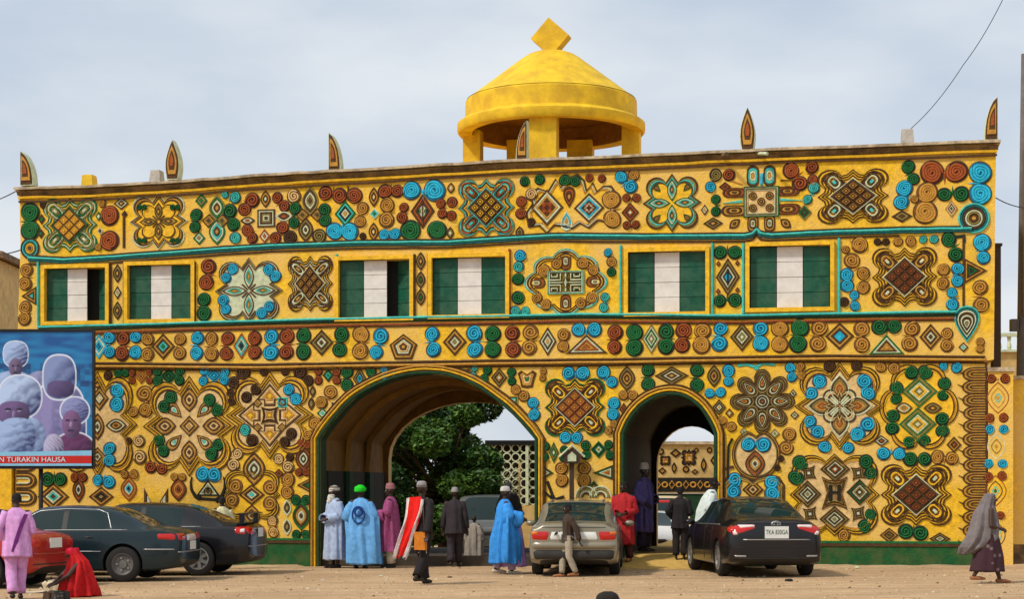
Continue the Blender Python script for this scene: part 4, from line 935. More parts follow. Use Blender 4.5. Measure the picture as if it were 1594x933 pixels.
# ================================================================ vehicles
GLASS = mat('dark_car_glass', (.010, .024, .024), rough=.04, var=.02, spec=.4, coat=0)
TYRE = mat('tyre_rubber', (.018, .017, .016), rough=.85); ALLOY = mat('silver_wheel', (.45, .44, .42), rough=.35, metal=.8, var=.05); STEEL = mat('dark_steel_wheel', (.17, .165, .155), rough=.45, metal=.4)
CHROME = mat('chrome', (.42, .42, .42), rough=.38, metal=.8, var=.03); BLK = mat('black_plastic', (.02, .019, .018), rough=.5); REDL = mat('red_lamp', (.50, .012, .008), rough=.15, coat=.5, var=.1)
WHTL = mat('clear_lamp', (.75, .66, .62), rough=.12, coat=.6, var=.06); PLATE = mat('white_plate', (.72, .74, .70), rough=.4, var=.05); INKM = mat('dark_green_ink', (.02, .06, .03), rough=.5); AMB = mat('amber_lamp', (.65, .16, .02), rough=.2)
def hits(bvh, axis, p, off=.004):
    if axis == 'rear': o, d = Vector((-3, p[0], p[1])), Vector((1, 0, 0))
    elif axis == 'front': o, d = Vector((9, p[0], p[1])), Vector((-1, 0, 0))
    elif axis == 'left': o, d = Vector((p[0], 3, p[1])), Vector((0, -1, 0))
    elif axis == 'right': o, d = Vector((p[0], -3, p[1])), Vector((0, 1, 0))
    else: o, d = Vector((p[0], p[1], 5)), Vector((0, 0, -1))
    h = bvh.ray_cast(o, d)
    if h[0] is None: return None
    n = h[1] if h[1].dot(d) < 0 else -h[1]
    return h[0]+n*off
def patch(bvh, axis, quad, m, name, parent, off=.006, nx=8, ny=4, **k):
    b = MB(); R = []; q = quad
    for j in range(ny+1):
        row = []
        for i in range(nx+1):
            s, t = i/nx, j/ny
            p = [((q[0][a]*(1-s)+q[1][a]*s)*(1-t)+(q[3][a]*(1-s)+q[2][a]*s)*t) for a in (0, 1)]
            edge = i in (0, nx) or j in (0, ny)
            h = hits(bvh, axis, p, -.004 if edge else off)
            if h is not None and axis == 'rear' and h.x > .9: h = None
            row.append(h)
        ok_ = [i for i, h in enumerate(row) if h is not None]
        if not ok_: continue
        row = [h if h is not None else row[min(ok_, key=lambda q_: abs(q_-i))].copy() for i, h in enumerate(row)]
        R.append(row)
    if len(R) < 2: return None
    b.rows(R, m, False); return b.build(name, parent, smooth=True, **k)
def trimline(bvh, axis, pts, r, m, name, parent, n=10, **k):
    P = []
    for i in range(len(pts)-1):
        for s in range(n):
            t = s/n; h = hits(bvh, axis, [pts[i][a]*(1-t)+pts[i+1][a]*t for a in (0, 1)], r*.2)
            if h: P.append(h)
    h = hits(bvh, axis, pts[-1], r*.2)
    if h: P.append(h)
    if len(P) > 2:
        b = MB(); b.tube(P, r, m, 5); b.build(name, parent, smooth=True, **k)
def textmesh(txt, size, m, name, parent, mtx, font=None):
    c = bpy.data.curves.new('text', 'FONT'); c.body = txt; c.size = size; c.extrude = .001; c.align_x = 'CENTER'; c.align_y = 'CENTER'
    o = bpy.data.objects.new('text', c); TMP.objects.link(o); dg = bpy.context.evaluated_depsgraph_get(); dg.update()
    me = bpy.data.meshes.new_from_object(o.evaluated_get(dg), depsgraph=dg); bpy.data.objects.remove(o); me.materials.clear(); me.materials.append(m); me.name = name
    q = bpy.data.objects.new(name, me); q.matrix_local = mtx; return link(q, parent)
def wheel(root, x, y, r, kind, wdt=.20):
    sd_ = 1 if y > 0 else -1
    w = MB(); h = wdt/2
    w.lathe([(r*.62, -h), (r*.9, -h*1.02), (r*.97, -h*.85), (r, -h*.5), (r, h*.5), (r*.97, h*.85), (r*.9, h*1.02), (r*.62, h)], TYRE, n=40, axis='y', caps=False)
    o = w.build('wheel', root, (x, y, r), smooth=True); sharpen(o.data, 40)
    q = MB(); mt = ALLOY if kind == 'alloy' else STEEL; f = sd_*h
    q.lathe([(r*.64, -f*.9), (r*.64, f*.98), (r*.60, f*1.0), (r*.58, f*.75), (r*.50, f*.45), (r*.1, f*.40), (.001, f*.40)], mt if kind != 'alloy' else STEEL, n=32, axis='y')
    if kind == 'alloy':
        for k in range(7):
            a = 2*pi*k/7; ca, sa = cos(a), sin(a); wq = .028
            pts = [(t*ca+s_*wq*(1.3-t)*-sa, yy, t*sa+s_*wq*(1.3-t)*ca) for t, yy in ((r*.12, f*.80), (r*.60, f*.92)) for s_ in (-1, 1)]
            back = [(p[0], f*.45, p[2]) for p in pts]
            q.add(pts+back, [(0, 1, 3, 2), (0, 2, 6, 4), (1, 5, 7, 3), (2, 3, 7, 6)], ALLOY)
        q.lathe([(r*.16, f*.5), (r*.15, f*.85), (.001, f*.88)], ALLOY, n=16, axis='y'); q.lathe([(r*.64, f*.7), (r*.655, f*1.0), (r*.61, f*1.03), (r*.6, f*.8)], ALLOY, n=32, axis='y', caps=False)
    else:
        q.lathe([(r*.24, f*.40), (r*.22, f*.75), (.001, f*.78)], ALLOY if kind == 'hub' else STEEL, n=16, axis='y')
        for k in range(5):
            a = 2*pi*k/5; q.lathe([(.018, f*.5), (.018, f*.66), (.001, f*.66)], CHROME, (r*.36*cos(a), 0, r*.36*sin(a)), 8, 'y')
    o2 = q.build('rim', o, smooth=True); sharpen(o2.data, 35)
def car(pos, heading, st, glass, pm, label, cat='car', wheels=(.95, 3.7), wr=.32, rim='alloy', name='parked_car', gm=GLASS, track=.78, scale=1.0, wellr=.375, boxy=.45):
    """st: stations (x, zb, belt, top, w, wb, wt); glass: {'side':(i..), 'rear':(i..), 'front':(i..)} station intervals"""
    root = empty(name, pos, heading, label=label, cat=cat)
    root.scale = (scale,)*3
    b = MB(); R = []
    for (x, zb, be, tp, w, wb, wt) in st:
        hh = be-zb
        half = [(0, zb), (w*.78, zb), (w*.965, zb+.035), (w, zb+hh*.30), (w*1.0, zb+hh*.68), (wb*1.005, be-.012), (wb*.985, be+.012), (wt, max(tp-.065, be+.016)), (wt-.10, max(tp-.006, be+.02)), (wt*.45, tp+.012), (0, tp+.016)]
        ring = [(x, y, z) for y, z in half]+[(x, -y, z) for y, z in reversed(half[1:-1])]
        R.append(ring)
    n = len(R[0]); nh = 11
    b.mi(pm); b.mi(gm); b.mi(BLK)
    vs = [p for r_ in R for p in r_]; b.v = vs
    def seg(j): j = j % n; return j if j < nh-1 else n-1-j     # mirrored segment index 0..9
    for i in range(len(R)-1):
        for j in range(n):
            k = (j+1) % n; sgm = seg(j); m = 0
            if i in glass['side'] and sgm == 6: m = 1
            if sgm == 6 and i not in glass['side'] and (i-1) in glass['side'] and (i+1) in glass['side']: m = 2
            if (i in glass['rear'] or i in glass['front']) and sgm in (8, 9): m = 1
            if sgm in (0,): m = 2
            b.f.append((i*n+j, i*n+k, (i+1)*n+k, (i+1)*n+j)); b.m.append(m)
    for e in (0, len(R)-1):
        for j in range(nh-1):
            a, c = e*n+j, e*n+j+1; a2 = e*n+(n-j) % n; c2 = e*n+(n-j-1) % n
            f = [a, c, c2, a2] if a != a2 else [a, c, c2]
            if c == c2: f = [a, c, a2]
            b.f.append(tuple(f)); b.m.append(0)
    me = b.mesh('body')
    # crease the belt line
    bm = bmesh.new(); bm.from_mesh(me); bmesh.ops.remove_doubles(bm, verts=bm.verts, dist=.0005)
    cl_ = bm.edges.layers.float.get('crease_edge') or bm.edges.layers.float.new('crease_edge')
    for e in bm.edges:
        m_ = {f.material_index for f in e.link_faces}
        if len(m_) > 1: e[cl_] = .75
        else:
            v0, v1 = e.verts
            if abs(v0.co.x-v1.co.x) > .02 and e.calc_face_angle(0) > (.6 if boxy < .5 else .3): e[cl_] = boxy
    bm.to_mesh(me); bm.free()
    cut = MB()
    for wx in wheels:
        for sy in (-1, 1): cut.lathe([(wellr, sy*(track-.30)), (wellr, sy*1.4)], BLK, (wx, 0, wr+.01), 28, 'y')
    cm = cut.mesh('cutter'); co = bpy.data.objects.new('cutter', cm); TMP.objects.link(co)
    me = evaluated(me, [('SUBSURF', dict(levels=2, render_levels=2)), ('BOOLEAN', dict(object=co, operation='DIFFERENCE', solver='EXACT', material_mode='TRANSFER'))])
    bpy.data.objects.remove(co)
    bm = bmesh.new(); bm.from_mesh(me); bvh = BVHTree.FromBMesh(bm)
    gi = [i for i, m in enumerate(me.materials) if m == gm]
    gf = [f for f in bm.faces if f.material_index in gi]
    # split the glass into separate panes by connected region
    seen = set(); panes = []
    for f in gf:
        if f.index in seen: continue
        st_, grp = [f], []
        seen.add(f.index)
        while st_:
            q = st_.pop(); grp.append(q)
            for e in q.edges:
                for r_ in e.link_faces:
                    if r_.material_index in gi and r_.index not in seen: seen.add(r_.index); st_.append(r_)
        panes.append(grp)
    for grp in panes:
        if len(grp) < 4: continue
        vi = {}; g_ = MB()
        fs = []
        for f in grp:
            fs.append(tuple(vi.setdefault(v.index, len(vi)) for v in f.verts))
        co_ = [None]*len(vi)
        for v in (v for f in grp for v in f.verts): co_[vi[v.index]] = v.co+v.normal*.0
        g_.add(co_, fs, gm); c = sum((Vector(p) for p in co_), Vector())/len(co_)
        nm = 'side_window' if abs(c.y) > .3 else ('rear_window' if c.x < sum(wheels)/2 else 'windscreen')
        o = g_.build(nm, root, smooth=True)
    bmesh.ops.delete(bm, geom=gf, context='FACES')
    m2 = bpy.data.meshes.new('body'); bm.to_mesh(m2); bm.free()
    for m in me.materials: m2.materials.append(m)
    sharpen(m2, 38); bo = bpy.data.objects.new('body', m2); link(bo, root)
    for wx in wheels:
        for sy in (-1, 1): wheel(root, wx, sy*track, wr, rim)
    return root, bvh, bo
def saloon(L=4.8, W_=.91, H=1.465, deck=1.10, hood=.98, rg=.78, rr=1.56, rf=2.95, cowl=3.72, rad=1.0, tw=.58, sq=False):
    st = [(0.0, .38, .74, .80, W_*.80, W_*.76, W_*.60), (.05, .30, .86, deck-.10, W_*.93, W_*.88, W_*.74), (.22, .23, .92, deck-.02, W_*.985, W_*.94, W_*.80), (rg-.06, .20, .945, deck, W_, W_*.95, W_*.82), (rg, .20, .945, deck+.005, W_, W_*.95, W_*.82),
          (rg+.40, .19, .95, deck+(H-deck)*.56, W_, W_*.95, W_*.74), (rr, .19, .95, H-.045, W_, W_*.95, tw+.04), (rr+.07, .19, .95, H-.03, W_, W_*.95, tw+.04), (2.16, .19, .94, H, W_, W_*.95, tw+.04), (2.23, .19, .94, H, W_, W_*.95, tw+.04),
          (rf-.08, .19, .93, H-.02, W_, W_*.95, tw+.03), (rf, .19, .93, H-.04, W_, W_*.95, tw+.03), (cowl-.25, .19, .925, hood+(H-hood)*.30, W_, W_*.95, W_*.74), (cowl, .19, .92, hood+.02, W_, W_*.95, W_*.82), (cowl+.06, .19, .91, hood, W_, W_*.95, W_*.82),
          (L-.45, .20, .80, hood-.12, W_*.98, W_*.92, W_*.76), (L-.12, .24, .68, hood-.24, W_*.90, W_*.84, W_*.66), (L-.02, .32, .55, .62, W_*.76, W_*.70, W_*.55)]
    if sq: st[0] = (0.0, .33, .84, deck-.07, W_*.93, W_*.89, W_*.78); st[1] = (.04, .29, .88, deck-.03, W_*.98, W_*.93, W_*.82); st[2] = (.22, .23, .93, deck-.005, W_, W_*.95, W_*.84)
    return st, dict(side=(6, 7, 9, 10, 11), rear=(4, 5), front=(11, 12))
def plate(root, bvh, y, z, w, h, text, axis='rear', sub=None):
    p = hits(bvh, axis, (y, z), .015); b = MB(); b.box(-.006, .006, -w/2, w/2, -h/2, h/2, PLATE); o = b.build('number_plate', root, p)
    if text: textmesh(text, h*.55, INKM, 'plate_lettering', o, Matrix.Translation((-.008, 0, 0)) @ Matrix(((0, 0, -1, 0), (-1, 0, 0, 0), (0, 1, 0, 0), (0, 0, 0, 1))) @ Matrix.Scale(.66, 4, (1, 0, 0)))
    return o
def mirrors(root, bvh, pm, x, z):
    for sy in (-1, 1):
        b = MB(); ell(b, (x, sy*1.0, z), (.07, .10, .065), pm, 10); b.box(x-.02, x+.03, min(sy*.85, sy*.95), max(sy*.85, sy*.95), z-.03, z+.0, BLK); b.build('wing_mirror', root, smooth=True)
def doors(bvh, root, xs, z0, z1, m=BLK, handles=(), hm=None):
    for ax in ('left', 'right'):
        for x in xs: trimline(bvh, ax, [(x, z0), (x, z1)], .005, m, 'door_seam', root, 8)
        for hx in handles: patch(bvh, ax, [(hx, .80), (hx+.16, .80), (hx+.16, .835), (hx, .835)], hm or m, 'door_handle', root, .025, 4, 2)
# ================================================================ surroundings
def bx(name, x0, x1, y0, y1, z0, z1, m, parent=None, **k):
    b = MB(); b.box(x0, x1, y0, y1, z0, z1, m); return b.build(name, parent, **k)
# neighbouring building, far left
e = empty('neighbour_building', (-16.6, 58, -.3), label='plain tan building with a flat roof behind the left end of the gatehouse', cat='building')
b = MB(); b.rows([[(-16, y, 0), (0, y, 0), (0, y, 9.35), (-16, y, 10.9)] for y in (0, 9)], 'tan', True, True, True); b.build('wall', e)
b = MB(); b.rows([[(-16.2, y, 10.92), (.25, y, 9.36), (.25, y, 9.56), (-16.2, y, 11.12)] for y in (-.3, 9.3)], 'corn', True, True, True); b.build('roof', e)
bx('window', -6, -5, -.03, .1, 6, 7.3, 'dark', e)
# boundary wall at the left
e = empty('boundary_wall', (0, 0, 0), label='yellow boundary wall with a thick pier below the billboard, left of the gatehouse', cat='wall')
p = B; b = MB()
def fbox(b, lx0, lx1, d0, d1, z0, z1, m):
    vs = []
    for z in (z0, z1):
        for d in (d0, d1):
            for lx in (lx0, lx1): q = floc(lx, d, z); vs.append(q)
    b.add(vs, [(0, 2, 3, 1), (4, 5, 7, 6), (0, 1, 5, 4), (2, 6, 7, 3), (0, 4, 6, 2), (1, 3, 7, 5)], m)
fbox(b, -8, -.12, .15, .5, -.4, 3.0, 'wall'); b.build('wall', e)
b = MB(); fbox(b, -.42, -.14, -.1, .6, -.4, 3.1, 'y'); b.build('pier', e)
# right side wall, posts, pole
e = empty('yellow_wall', (0, 0, 0), label='plain yellow wall running off the right edge beside the decorated end pillar', cat='wall')
b = MB(); lr, _ = wl(1577, 700); fbox(b, lr+.02, lr+7, .25, .6, -.4, 3.85, 'wall'); b.build('wall', e)
b = MB(); fbox(b, lr+.02, lr+7, .24, .249, -.4, .45, 'corn'); b.build('stained_base', e)
b = MB(); fbox(b, lr-.0, lr+7, .2, .65, 3.852, 3.92, 'lip'); b.build('coping', e)
DKB = mat('dark_brown_wood', (.06, .032, .018), rough=.7, bump=.4); DGR = mat('weathered_pole', (.13, .11, .10), rough=.8, bump=.4)
e = empty('dark_post', at(1550, 765, 38.6), label='dark brown slab-like post rising behind the end pillar at the right corner', cat='post'); e.location.z = 0
b = MB(); b.box(-.085, .085, -.1, .1, -.1, 6.8, DKB); b.build('post', e); b = MB(); b.box(-.11, .11, -.125, .125, 6.8, 6.86, DKB); b.build('cap', e)
e = empty('utility_pole', at(1591, 765, 40.5), label='tall grey utility pole at the right edge with a small bracket box', cat='utility pole'); e.location.z = 0
b = MB(); b.tube([(0, 0, -.2), (-.02, 0, 4), (.03, 0, 8), (.06, 0, 11.4)], [.12, .11, .10, .08], DGR, 12); b.build('pole', e, smooth=True)
b = MB(); b.box(-.26, -.10, -.1, .1, 5.15, 5.42, DGR); b.build('bracket_box', e); b = MB(); b.box(-.03, .03, -.17, -.12, 5.5, 9.2, DGR); b.build('conduit', e)
e = empty('balustrade_building', (14.2, 55, -.4), label='distant ochre building topped by a cream balustrade, seen between post and pole', cat='building')
bx('wall', 0, 14, 0, 8, 0, 6.2, M['tan'], e); bx('rail', -.1, 14, -.1, .1, 6.68, 6.78, 'c', e); bx('rail', -.1, 14, -.12, .12, 6.2, 6.27, 'c', e)
bb = MB(); bb.lathe([(.05, 0), (.08, .1), (.045, .25), (.07, .41)], 'c', n=8); bme = bb.mesh('baluster')
for k in range(30): o = bpy.data.objects.new('baluster', bme); o.location = (.1+k*.3, 0, 6.27); link(o, e)
# overhead wires
WIRE = mat('wire_black', (.015, .015, .015), rough=.6)
def wire(pts, r, label, sag=.15):
    P = []
    for i in range(len(pts)-1):
        for s in range(12): t = s/12; q = pts[i].lerp(pts[i+1], t); q.z -= sag*4*t*(1-t); P.append(q)
    P.append(pts[-1]); b = MB(); b.tube(P, r, WIRE, 5); b.build('overhead_wire', label=label, cat='wire', group='overhead wires')
wire([at(1418, 200, 38.6), at(1500, 100, 38), at(1570, -20, 37)], .008, 'thin wire climbing from the roof block out of the top right corner', .1)
wire([at(1550, 308, 38.4), at(1600, 324, 40.4)], .012, 'short thick wire from the right end wall to the utility pole', .05)
wire([at(36, 291, 42), at(-40, 318, 52)], .014, 'wire leaving the left end of the roof beside the horned pinnacle', .1)
wire([at(36, 388, 44), at(-40, 394, 52)], .016, 'wire above the tan building at the left edge', .1)
# ---------------------------------------------------------------- billboard
BD = 38.0; sB = F/BD
BB = empty('billboard', at(62, 765, BD), label='billboard printed with turbaned men on blue above a red and white text strip', cat='billboard'); BB.location.z = gz(-10)
z0g = BB.location.z; bxp = BB.location.x
def bp(u, v): return ((u-CX)/F*BD-bxp, CZ+(HY-v)/F*BD-z0g)
def flatmat(n, c, **k): return mat(n, c, rough=.45, var=k.pop('var', .15), scale=k.pop('scale', 5), bump=0, **k)
PB = {'blue': flatmat('print_blue', (.008, .10, .30), dirt=(.02, .22, .45), dscale=1.3, damt=.8), 'navy': flatmat('print_navy', (.008, .03, .16)), 'pale': flatmat('print_pale', (.58, .62, .78), var=.1), 'lil': flatmat('print_lilac', (.32, .33, .58), var=.2), 'mid': flatmat('print_violet', (.16, .13, .33), var=.25),
      'dk': flatmat('print_dark', (.035, .02, .07), var=.3), 'face': flatmat('print_face', (.10, .07, .16), var=.3), 'red': flatmat('print_red', (.58, .02, .012), var=.05), 'wh': flatmat('print_white', (.72, .78, .84), var=.04), 'sky': flatmat('print_sky', (.25, .55, .75), var=.1), 'plum': flatmat('print_plum', (.09, .02, .08), var=.3)}
def bpoly(name, pts, m, lay, parent=BB, **k):
    q = [bp(u, v) for u, v in pts]; vs = [(x, -.03-.003*lay, z) for x, z in q]; tr = tessellate_polygon([[Vector((x, z, 0)) for x, z in q]])
    b = MB(); b.add(vs, tr, PB.get(m, m)); return b.build(name, parent, **k)
xa, zt2 = bp(-75, 516); xb, zb2 = bp(145, 727)
b = MB(); b.box(xa, xb, -.02, .06, zb2, zt2, 'k'); b.build('panel', BB)
for nm, q in (('frame_bar', (xa-.03, xb+.03, zt2, zt2+.04)), ('frame_bar', (xa-.03, xb+.03, zb2-.05, zb2)), ('frame_bar', (xb, xb+.035, zb2, zt2))):
    b = MB(); b.box(q[0], q[1], -.06, .08, q[2], q[3], BLK); b.build(nm, BB)
for u in (62, -40):
    x, _ = bp(u, 700); b = MB(); b.tube([(x, .1, -.2), (x, .1, zb2+.5)], .045, BLK, 8); b.build('post', BB, smooth=True)
def print_colour(u, v):          # the printed picture: four turbaned figures on blue, computed point by point
    def mixc(a, b, t): return tuple(a[i]*(1-t)+b[i]*t for i in range(3))
    def ss(x, a, b): t = max(0, min(1, (x-a)/(b-a))); return t*t*(3-2*t)
    nz_ = noise.noise(Vector((u*.11, v*.11, 0))); nf = noise.noise(Vector((u*.45, v*.45, 3))); nl = noise.noise(Vector((u*.03, v*.12, 5)))
    c = mixc((.004, .085, .30), (.010, .20, .46), max(0, min(1, .5+nl*1.3+(v-540)/120)))
    if 566 < v < 650: c = mixc(c, (.005, .03, .14), ss(noise.noise(Vector((int(u/7)*3.1, int(v/9)*2.3, 1))), -.2, .3)*.8)
    def blob(c, cx, cy, rx, ry, base, fold=0, fd=0, edge=0, soft=.10, lx=.45, pw=2, ly=.30, dark=(.02, .03, .14)):
        x, y = (u-cx)/rx, (v-cy)/ry; d = abs(x)**pw+abs(y)**pw
        if edge and d < 1+edge*1.6: c = mixc(c, (.78, .84, .95), ss(1+edge*1.6-d, 0, edge*.6))
        m = ss(1-d, -soft, soft)
        if m <= 0: return c
        sh = .74-lx*1.2*x-ly*1.3*y+.16*nz_+.10*nf
        if fold: sh += .20*sin(1.6*(x*cos(fd)+y*sin(fd)+.35*x*y+nz_*.25)*fold)
        return mixc(c, mixc(dark, base, max(0, min(1.15, sh))), m)
    W_ = (.34, .46, .74); L2 = (.26, .28, .50); Fc = (.16, .11, .22)
    c = blob(c, 20, 612, 44, 34, W_, 9, .6); c = blob(c, 25, 552, 19, 20, W_, 10, 1.1, .12, pw=2.6); c = blob(c, 25, 573, 10.5, 15, Fc, dark=(.015, .01, .04))
    c = blob(c, 62, 600, 22, 22, L2, 8, .3)
    c = blob(c, 92, 672, 42, 74, (.24, .22, .46), 7, .1, .10, pw=3); c = blob(c, 93, 588, 25, 34, (.20, .26, .50), 5, .8, .14, pw=2.6); c = blob(c, 95, 606, 21, 13, (.10, .07, .20), pw=3, dark=(.02, .01, .06))
    c = blob(c, 30, 700, 44, 52, W_, 8, .25, pw=2.8); c = blob(c, 32, 618, 33, 33, (.42, .54, .80), 6, .9, .10, pw=2.3)
    c = blob(c, 22, 643, 25, 18, (.15, .09, .24), dark=(.02, .012, .05), pw=2.6)
    for ex in (13, 31): c = blob(c, ex, 638, 5, 2.2, (.03, .015, .05), dark=(0, 0, .01)); c = blob(c, ex+.5, 640.6, 4, 1.0, (.35, .30, .5))
    c = blob(c, 22, 646, 2.8, 6, (.28, .20, .38))
    c = blob(c, 27, 678, 29, 27, (.32, .44, .72), 8, 1.35, pw=2.6)
    c = blob(c, 116, 704, 34, 30, (.13, .03, .12), 10, .9, .10, dark=(.01, 0, .02)); c = blob(c, 117, 640, 22, 21, (.24, .26, .52), 13, 1.25, .14); c = blob(c, 112, 661, 15, 22, (.20, .10, .24), dark=(.03, .01, .05))
    for ex in (106, 118): c = blob(c, ex, 655, 3.6, 1.8, (.02, .01, .03)); 
    c = blob(c, 111, 662, 2.4, 5, (.42, .26, .42)); c = blob(c, 111, 671, 6, 1.6, (.03, .01, .04)); c = blob(c, 84, 698, 16, 22, (.45, .42, .62), 16, 2.2, dark=(.03, .01, .06))
    for ex in (21, 29): c = blob(c, ex, 570, 2.4, 1.4, (.01, .005, .02))
    c = blob(c, 25, 575, 1.6, 3.4, (.26, .2, .34)); c = blob(c, 25, 581, 4, 1.2, (.02, .01, .03))
    return c
us = [-75+5*k for k in range(14)]+[-6+k for k in range(151)]; vsq = [517+k for k in range(190)]
b = MB(); n_ = len(us); vv = []; cc = []
for v_ in vsq:
    for u_ in us:
        x, z = bp(min(u_, 144), min(v_, 706)); vv.append((x, -.03, z)); cc.append(print_colour(u_, v_) if u_ > -6 else (.01, .10, .30))
PM = bpy.data.materials.new('printed_vinyl'); PM.use_nodes = True; at_ = PM.node_tree.nodes.new('ShaderNodeVertexColor'); at_.layer_name = 'print'; pb_ = PM.node_tree.nodes['Principled BSDF']; pb_.inputs['Roughness'].default_value = .4; PM.node_tree.links.new(at_.outputs[0], pb_.inputs['Base Color'])
b.add(vv, [(j*n_+i, j*n_+i+1, (j+1)*n_+i+1, (j+1)*n_+i) for j in range(len(vsq)-1) for i in range(n_-1)], PM)
pr = b.build('printed_sheet', BB); ca = pr.data.color_attributes.new('print', 'FLOAT_COLOR', 'POINT')
ca.data.foreach_set('color', [q for c_ in cc for q in (*c_, 1)])
strip = bpoly('text_strip', [(-74, 706), (144, 702), (144, 726), (-74, 726)], 'sky', 18)
bpoly('text_strip', [(-74, 711), (144, 710), (144, 722), (-74, 722)], 'red', 19); 
tx, tz = bp(48, 716.5)
textmesh('SULTAN TURAKIN HAUSA'[4:], .148, PB['wh'], 'strip_lettering', pr, Matrix.Translation((tx, -.096, tz)) @ Matrix.Rotation(radians(90), 4, 'X') @ Matrix.Scale(1.08, 4, (1, 0, 0)))
# ---------------------------------------------------------------- small sign box on a post before the central pier
e = empty('lamp_box', at(890, 765, 38.2), label='small gabled box on a brown post standing before the pier between the two arches', cat='lamp post'); e.location.z = gz(1.2); z0 = e.location.z
def hz(v): return CZ+(HY-v)/F*38.2-z0
b = MB(); b.box(-.05, .05, -.05, .05, -.1, hz(722), DKB); b.build('post', e)
b = MB(); P = [(-.20, hz(722)), (.20, hz(722)), (.20, hz(708)), (0, hz(700)), (-.20, hz(708))]; P = [(-.17, hz(722)), (.17, hz(722)), (.19, hz(709)), (0, hz(697)), (-.19, hz(709))]
b.rows([[(x, -.12, z) for x, z in P], [(x, .12, z) for x, z in P]], DKB, True, True, True); b.build('box', e)
b = MB(); P2 = [(-.09, hz(719)), (.09, hz(719)), (.09, hz(710)), (0, hz(704)), (-.09, hz(710))]; b.rows([[(x, -.121, z) for x, z in P2], [(x, -.14, z) for x, z in P2]], 'c', True, False, True); b.build('glass_pane', e)
b = MB(); b.tube([(-.27, -.13, hz(712)), (0, -.13, hz(694)), (.27, -.13, hz(712))], .025, 'c', 6); b.tube([(-.27, .13, hz(712)), (0, .13, hz(694)), (.27, .13, hz(712))], .025, 'c', 6)
b.rows([[(-.27, y, hz(712)+.0), (0, y, hz(694)), (.27, y, hz(712))] for y in (-.13, .13)], 'c', False); b.build('roof', e)
# ---------------------------------------------------------------- the court behind the gate
GZB = -.42
def motif_on(parent, x, y, z, kind, hw, hh, cols, name='relief'):
    class R2(Rel):
        def __init__(s): MB.__init__(s); s.sx = s.sz = 1
    r = R2(); r.nest(kind, hw, hh, cols, h=.04); r.build(name, parent, (x, y, z))
cw = empty('court_wall', (0, 61, GZB), label='yellow courtyard wall with dark relief frieze seen through the right arch', cat='wall')
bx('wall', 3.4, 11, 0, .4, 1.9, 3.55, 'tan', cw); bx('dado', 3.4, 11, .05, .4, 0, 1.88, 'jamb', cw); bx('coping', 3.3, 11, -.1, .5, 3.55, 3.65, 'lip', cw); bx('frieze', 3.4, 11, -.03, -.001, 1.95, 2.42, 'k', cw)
for k in range(16):
    x = 4.7+k*.24; motif_on(cw, x, -.03, 2.18, 'diamond' if k % 2 else 'circle', .115, .16 if k % 2 else .11, 'odc' if k % 2 else 'od', 'frieze_relief')
for x, z, kd, w_, h_ in ((6.0, 3.1, 'star', .28, .30), (6.5, 2.85, 'leaf', .1, .25), (5.55, 3.25, 'diamond', .2, .16), (5.2, 3.0, 'round', .2, .18), (6.85, 3.0, 'diamond', .13, .2), (5.9, 2.7, 'circle', .12, .12), (6.25, 3.35, 'diamond', .1, .1), (5.5, 2.75, 'leaf', .09, .2), (5.05, 3.3, 'circle', .12, .12), (6.7, 3.35, 'circle', .1, .1), (5.1, 2.65, 'diamond', .15, .13), (7.1, 2.8, 'leaf', .08, .22), (6.2, 2.62, 'diamond', .13, .1)): motif_on(cw, x, -.0, z, kd, w_, h_, 'kdod', 'wall_relief')
# cream fretwork screens and dark lattice seen through the large arch
sc_ = empty('fretwork_screen', (-.9, 60, GZB), label='cream fretwork screen of ring flowers on a low wall beyond the big arch', cat='screen')
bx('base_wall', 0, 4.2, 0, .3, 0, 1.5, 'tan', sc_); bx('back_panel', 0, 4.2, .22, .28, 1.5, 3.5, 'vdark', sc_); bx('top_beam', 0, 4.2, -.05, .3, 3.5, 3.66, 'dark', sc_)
rg = MB(); n = 20
rg.rows([[(rr*cos(2*pi*k/n), yy, rr*sin(2*pi*k/n)) for k in range(n)] for rr, yy in ((.15, 0), (.15, -.05), (.11, -.05), (.11, 0))], 'c'); rgm = rg.mesh('screen_ring')
for i in range(14):
    for j in range(7):
        x = .15+i*.29; z = 1.65+j*.29
        o = bpy.data.objects.new('screen_ring', rgm); o.location = (x, .1+.0005*((i*7+j) % 9), z); link(o, sc_)
for k in range(4): bx('screen_post', k*1.35, k*1.35+.1, -.02, .28, 1.5, 3.5, 'c', sc_)
lt = empty('lattice_fence', (-2.0, 56, GZB), label='dark lattice fence with two pale posts under the tree beyond the big arch', cat='fence')
b = MB()
for k in range(20):
    x = k*.14
    for s in (1, -1):
        x2 = x+s*1.3; q0, q1 = max(0, min(2.2, x)), max(0, min(2.2, x2)); 
        z0_ = 1.0+(q0-x)/s; z1_ = 1.0+(q1-x)/s
        if abs(q1-q0) > .05: b.tube([(q0, s*.012, z0_+.4), (q1, s*.012, z1_+.4)], .012, 'c', 4)
o = b.build('lattice', lt); 
for x in (-.06, .14, 2.2): bx('post', x, x+.06, -.05, .05, 0, 2.9, 'p', lt)
bx('rail', -.06, 2.26, -.03, .03, 1.30, 1.36, 'c', lt); bx('base_panel', 0, 2.2, .02, .06, 0, 1.3, 'jamb', lt)
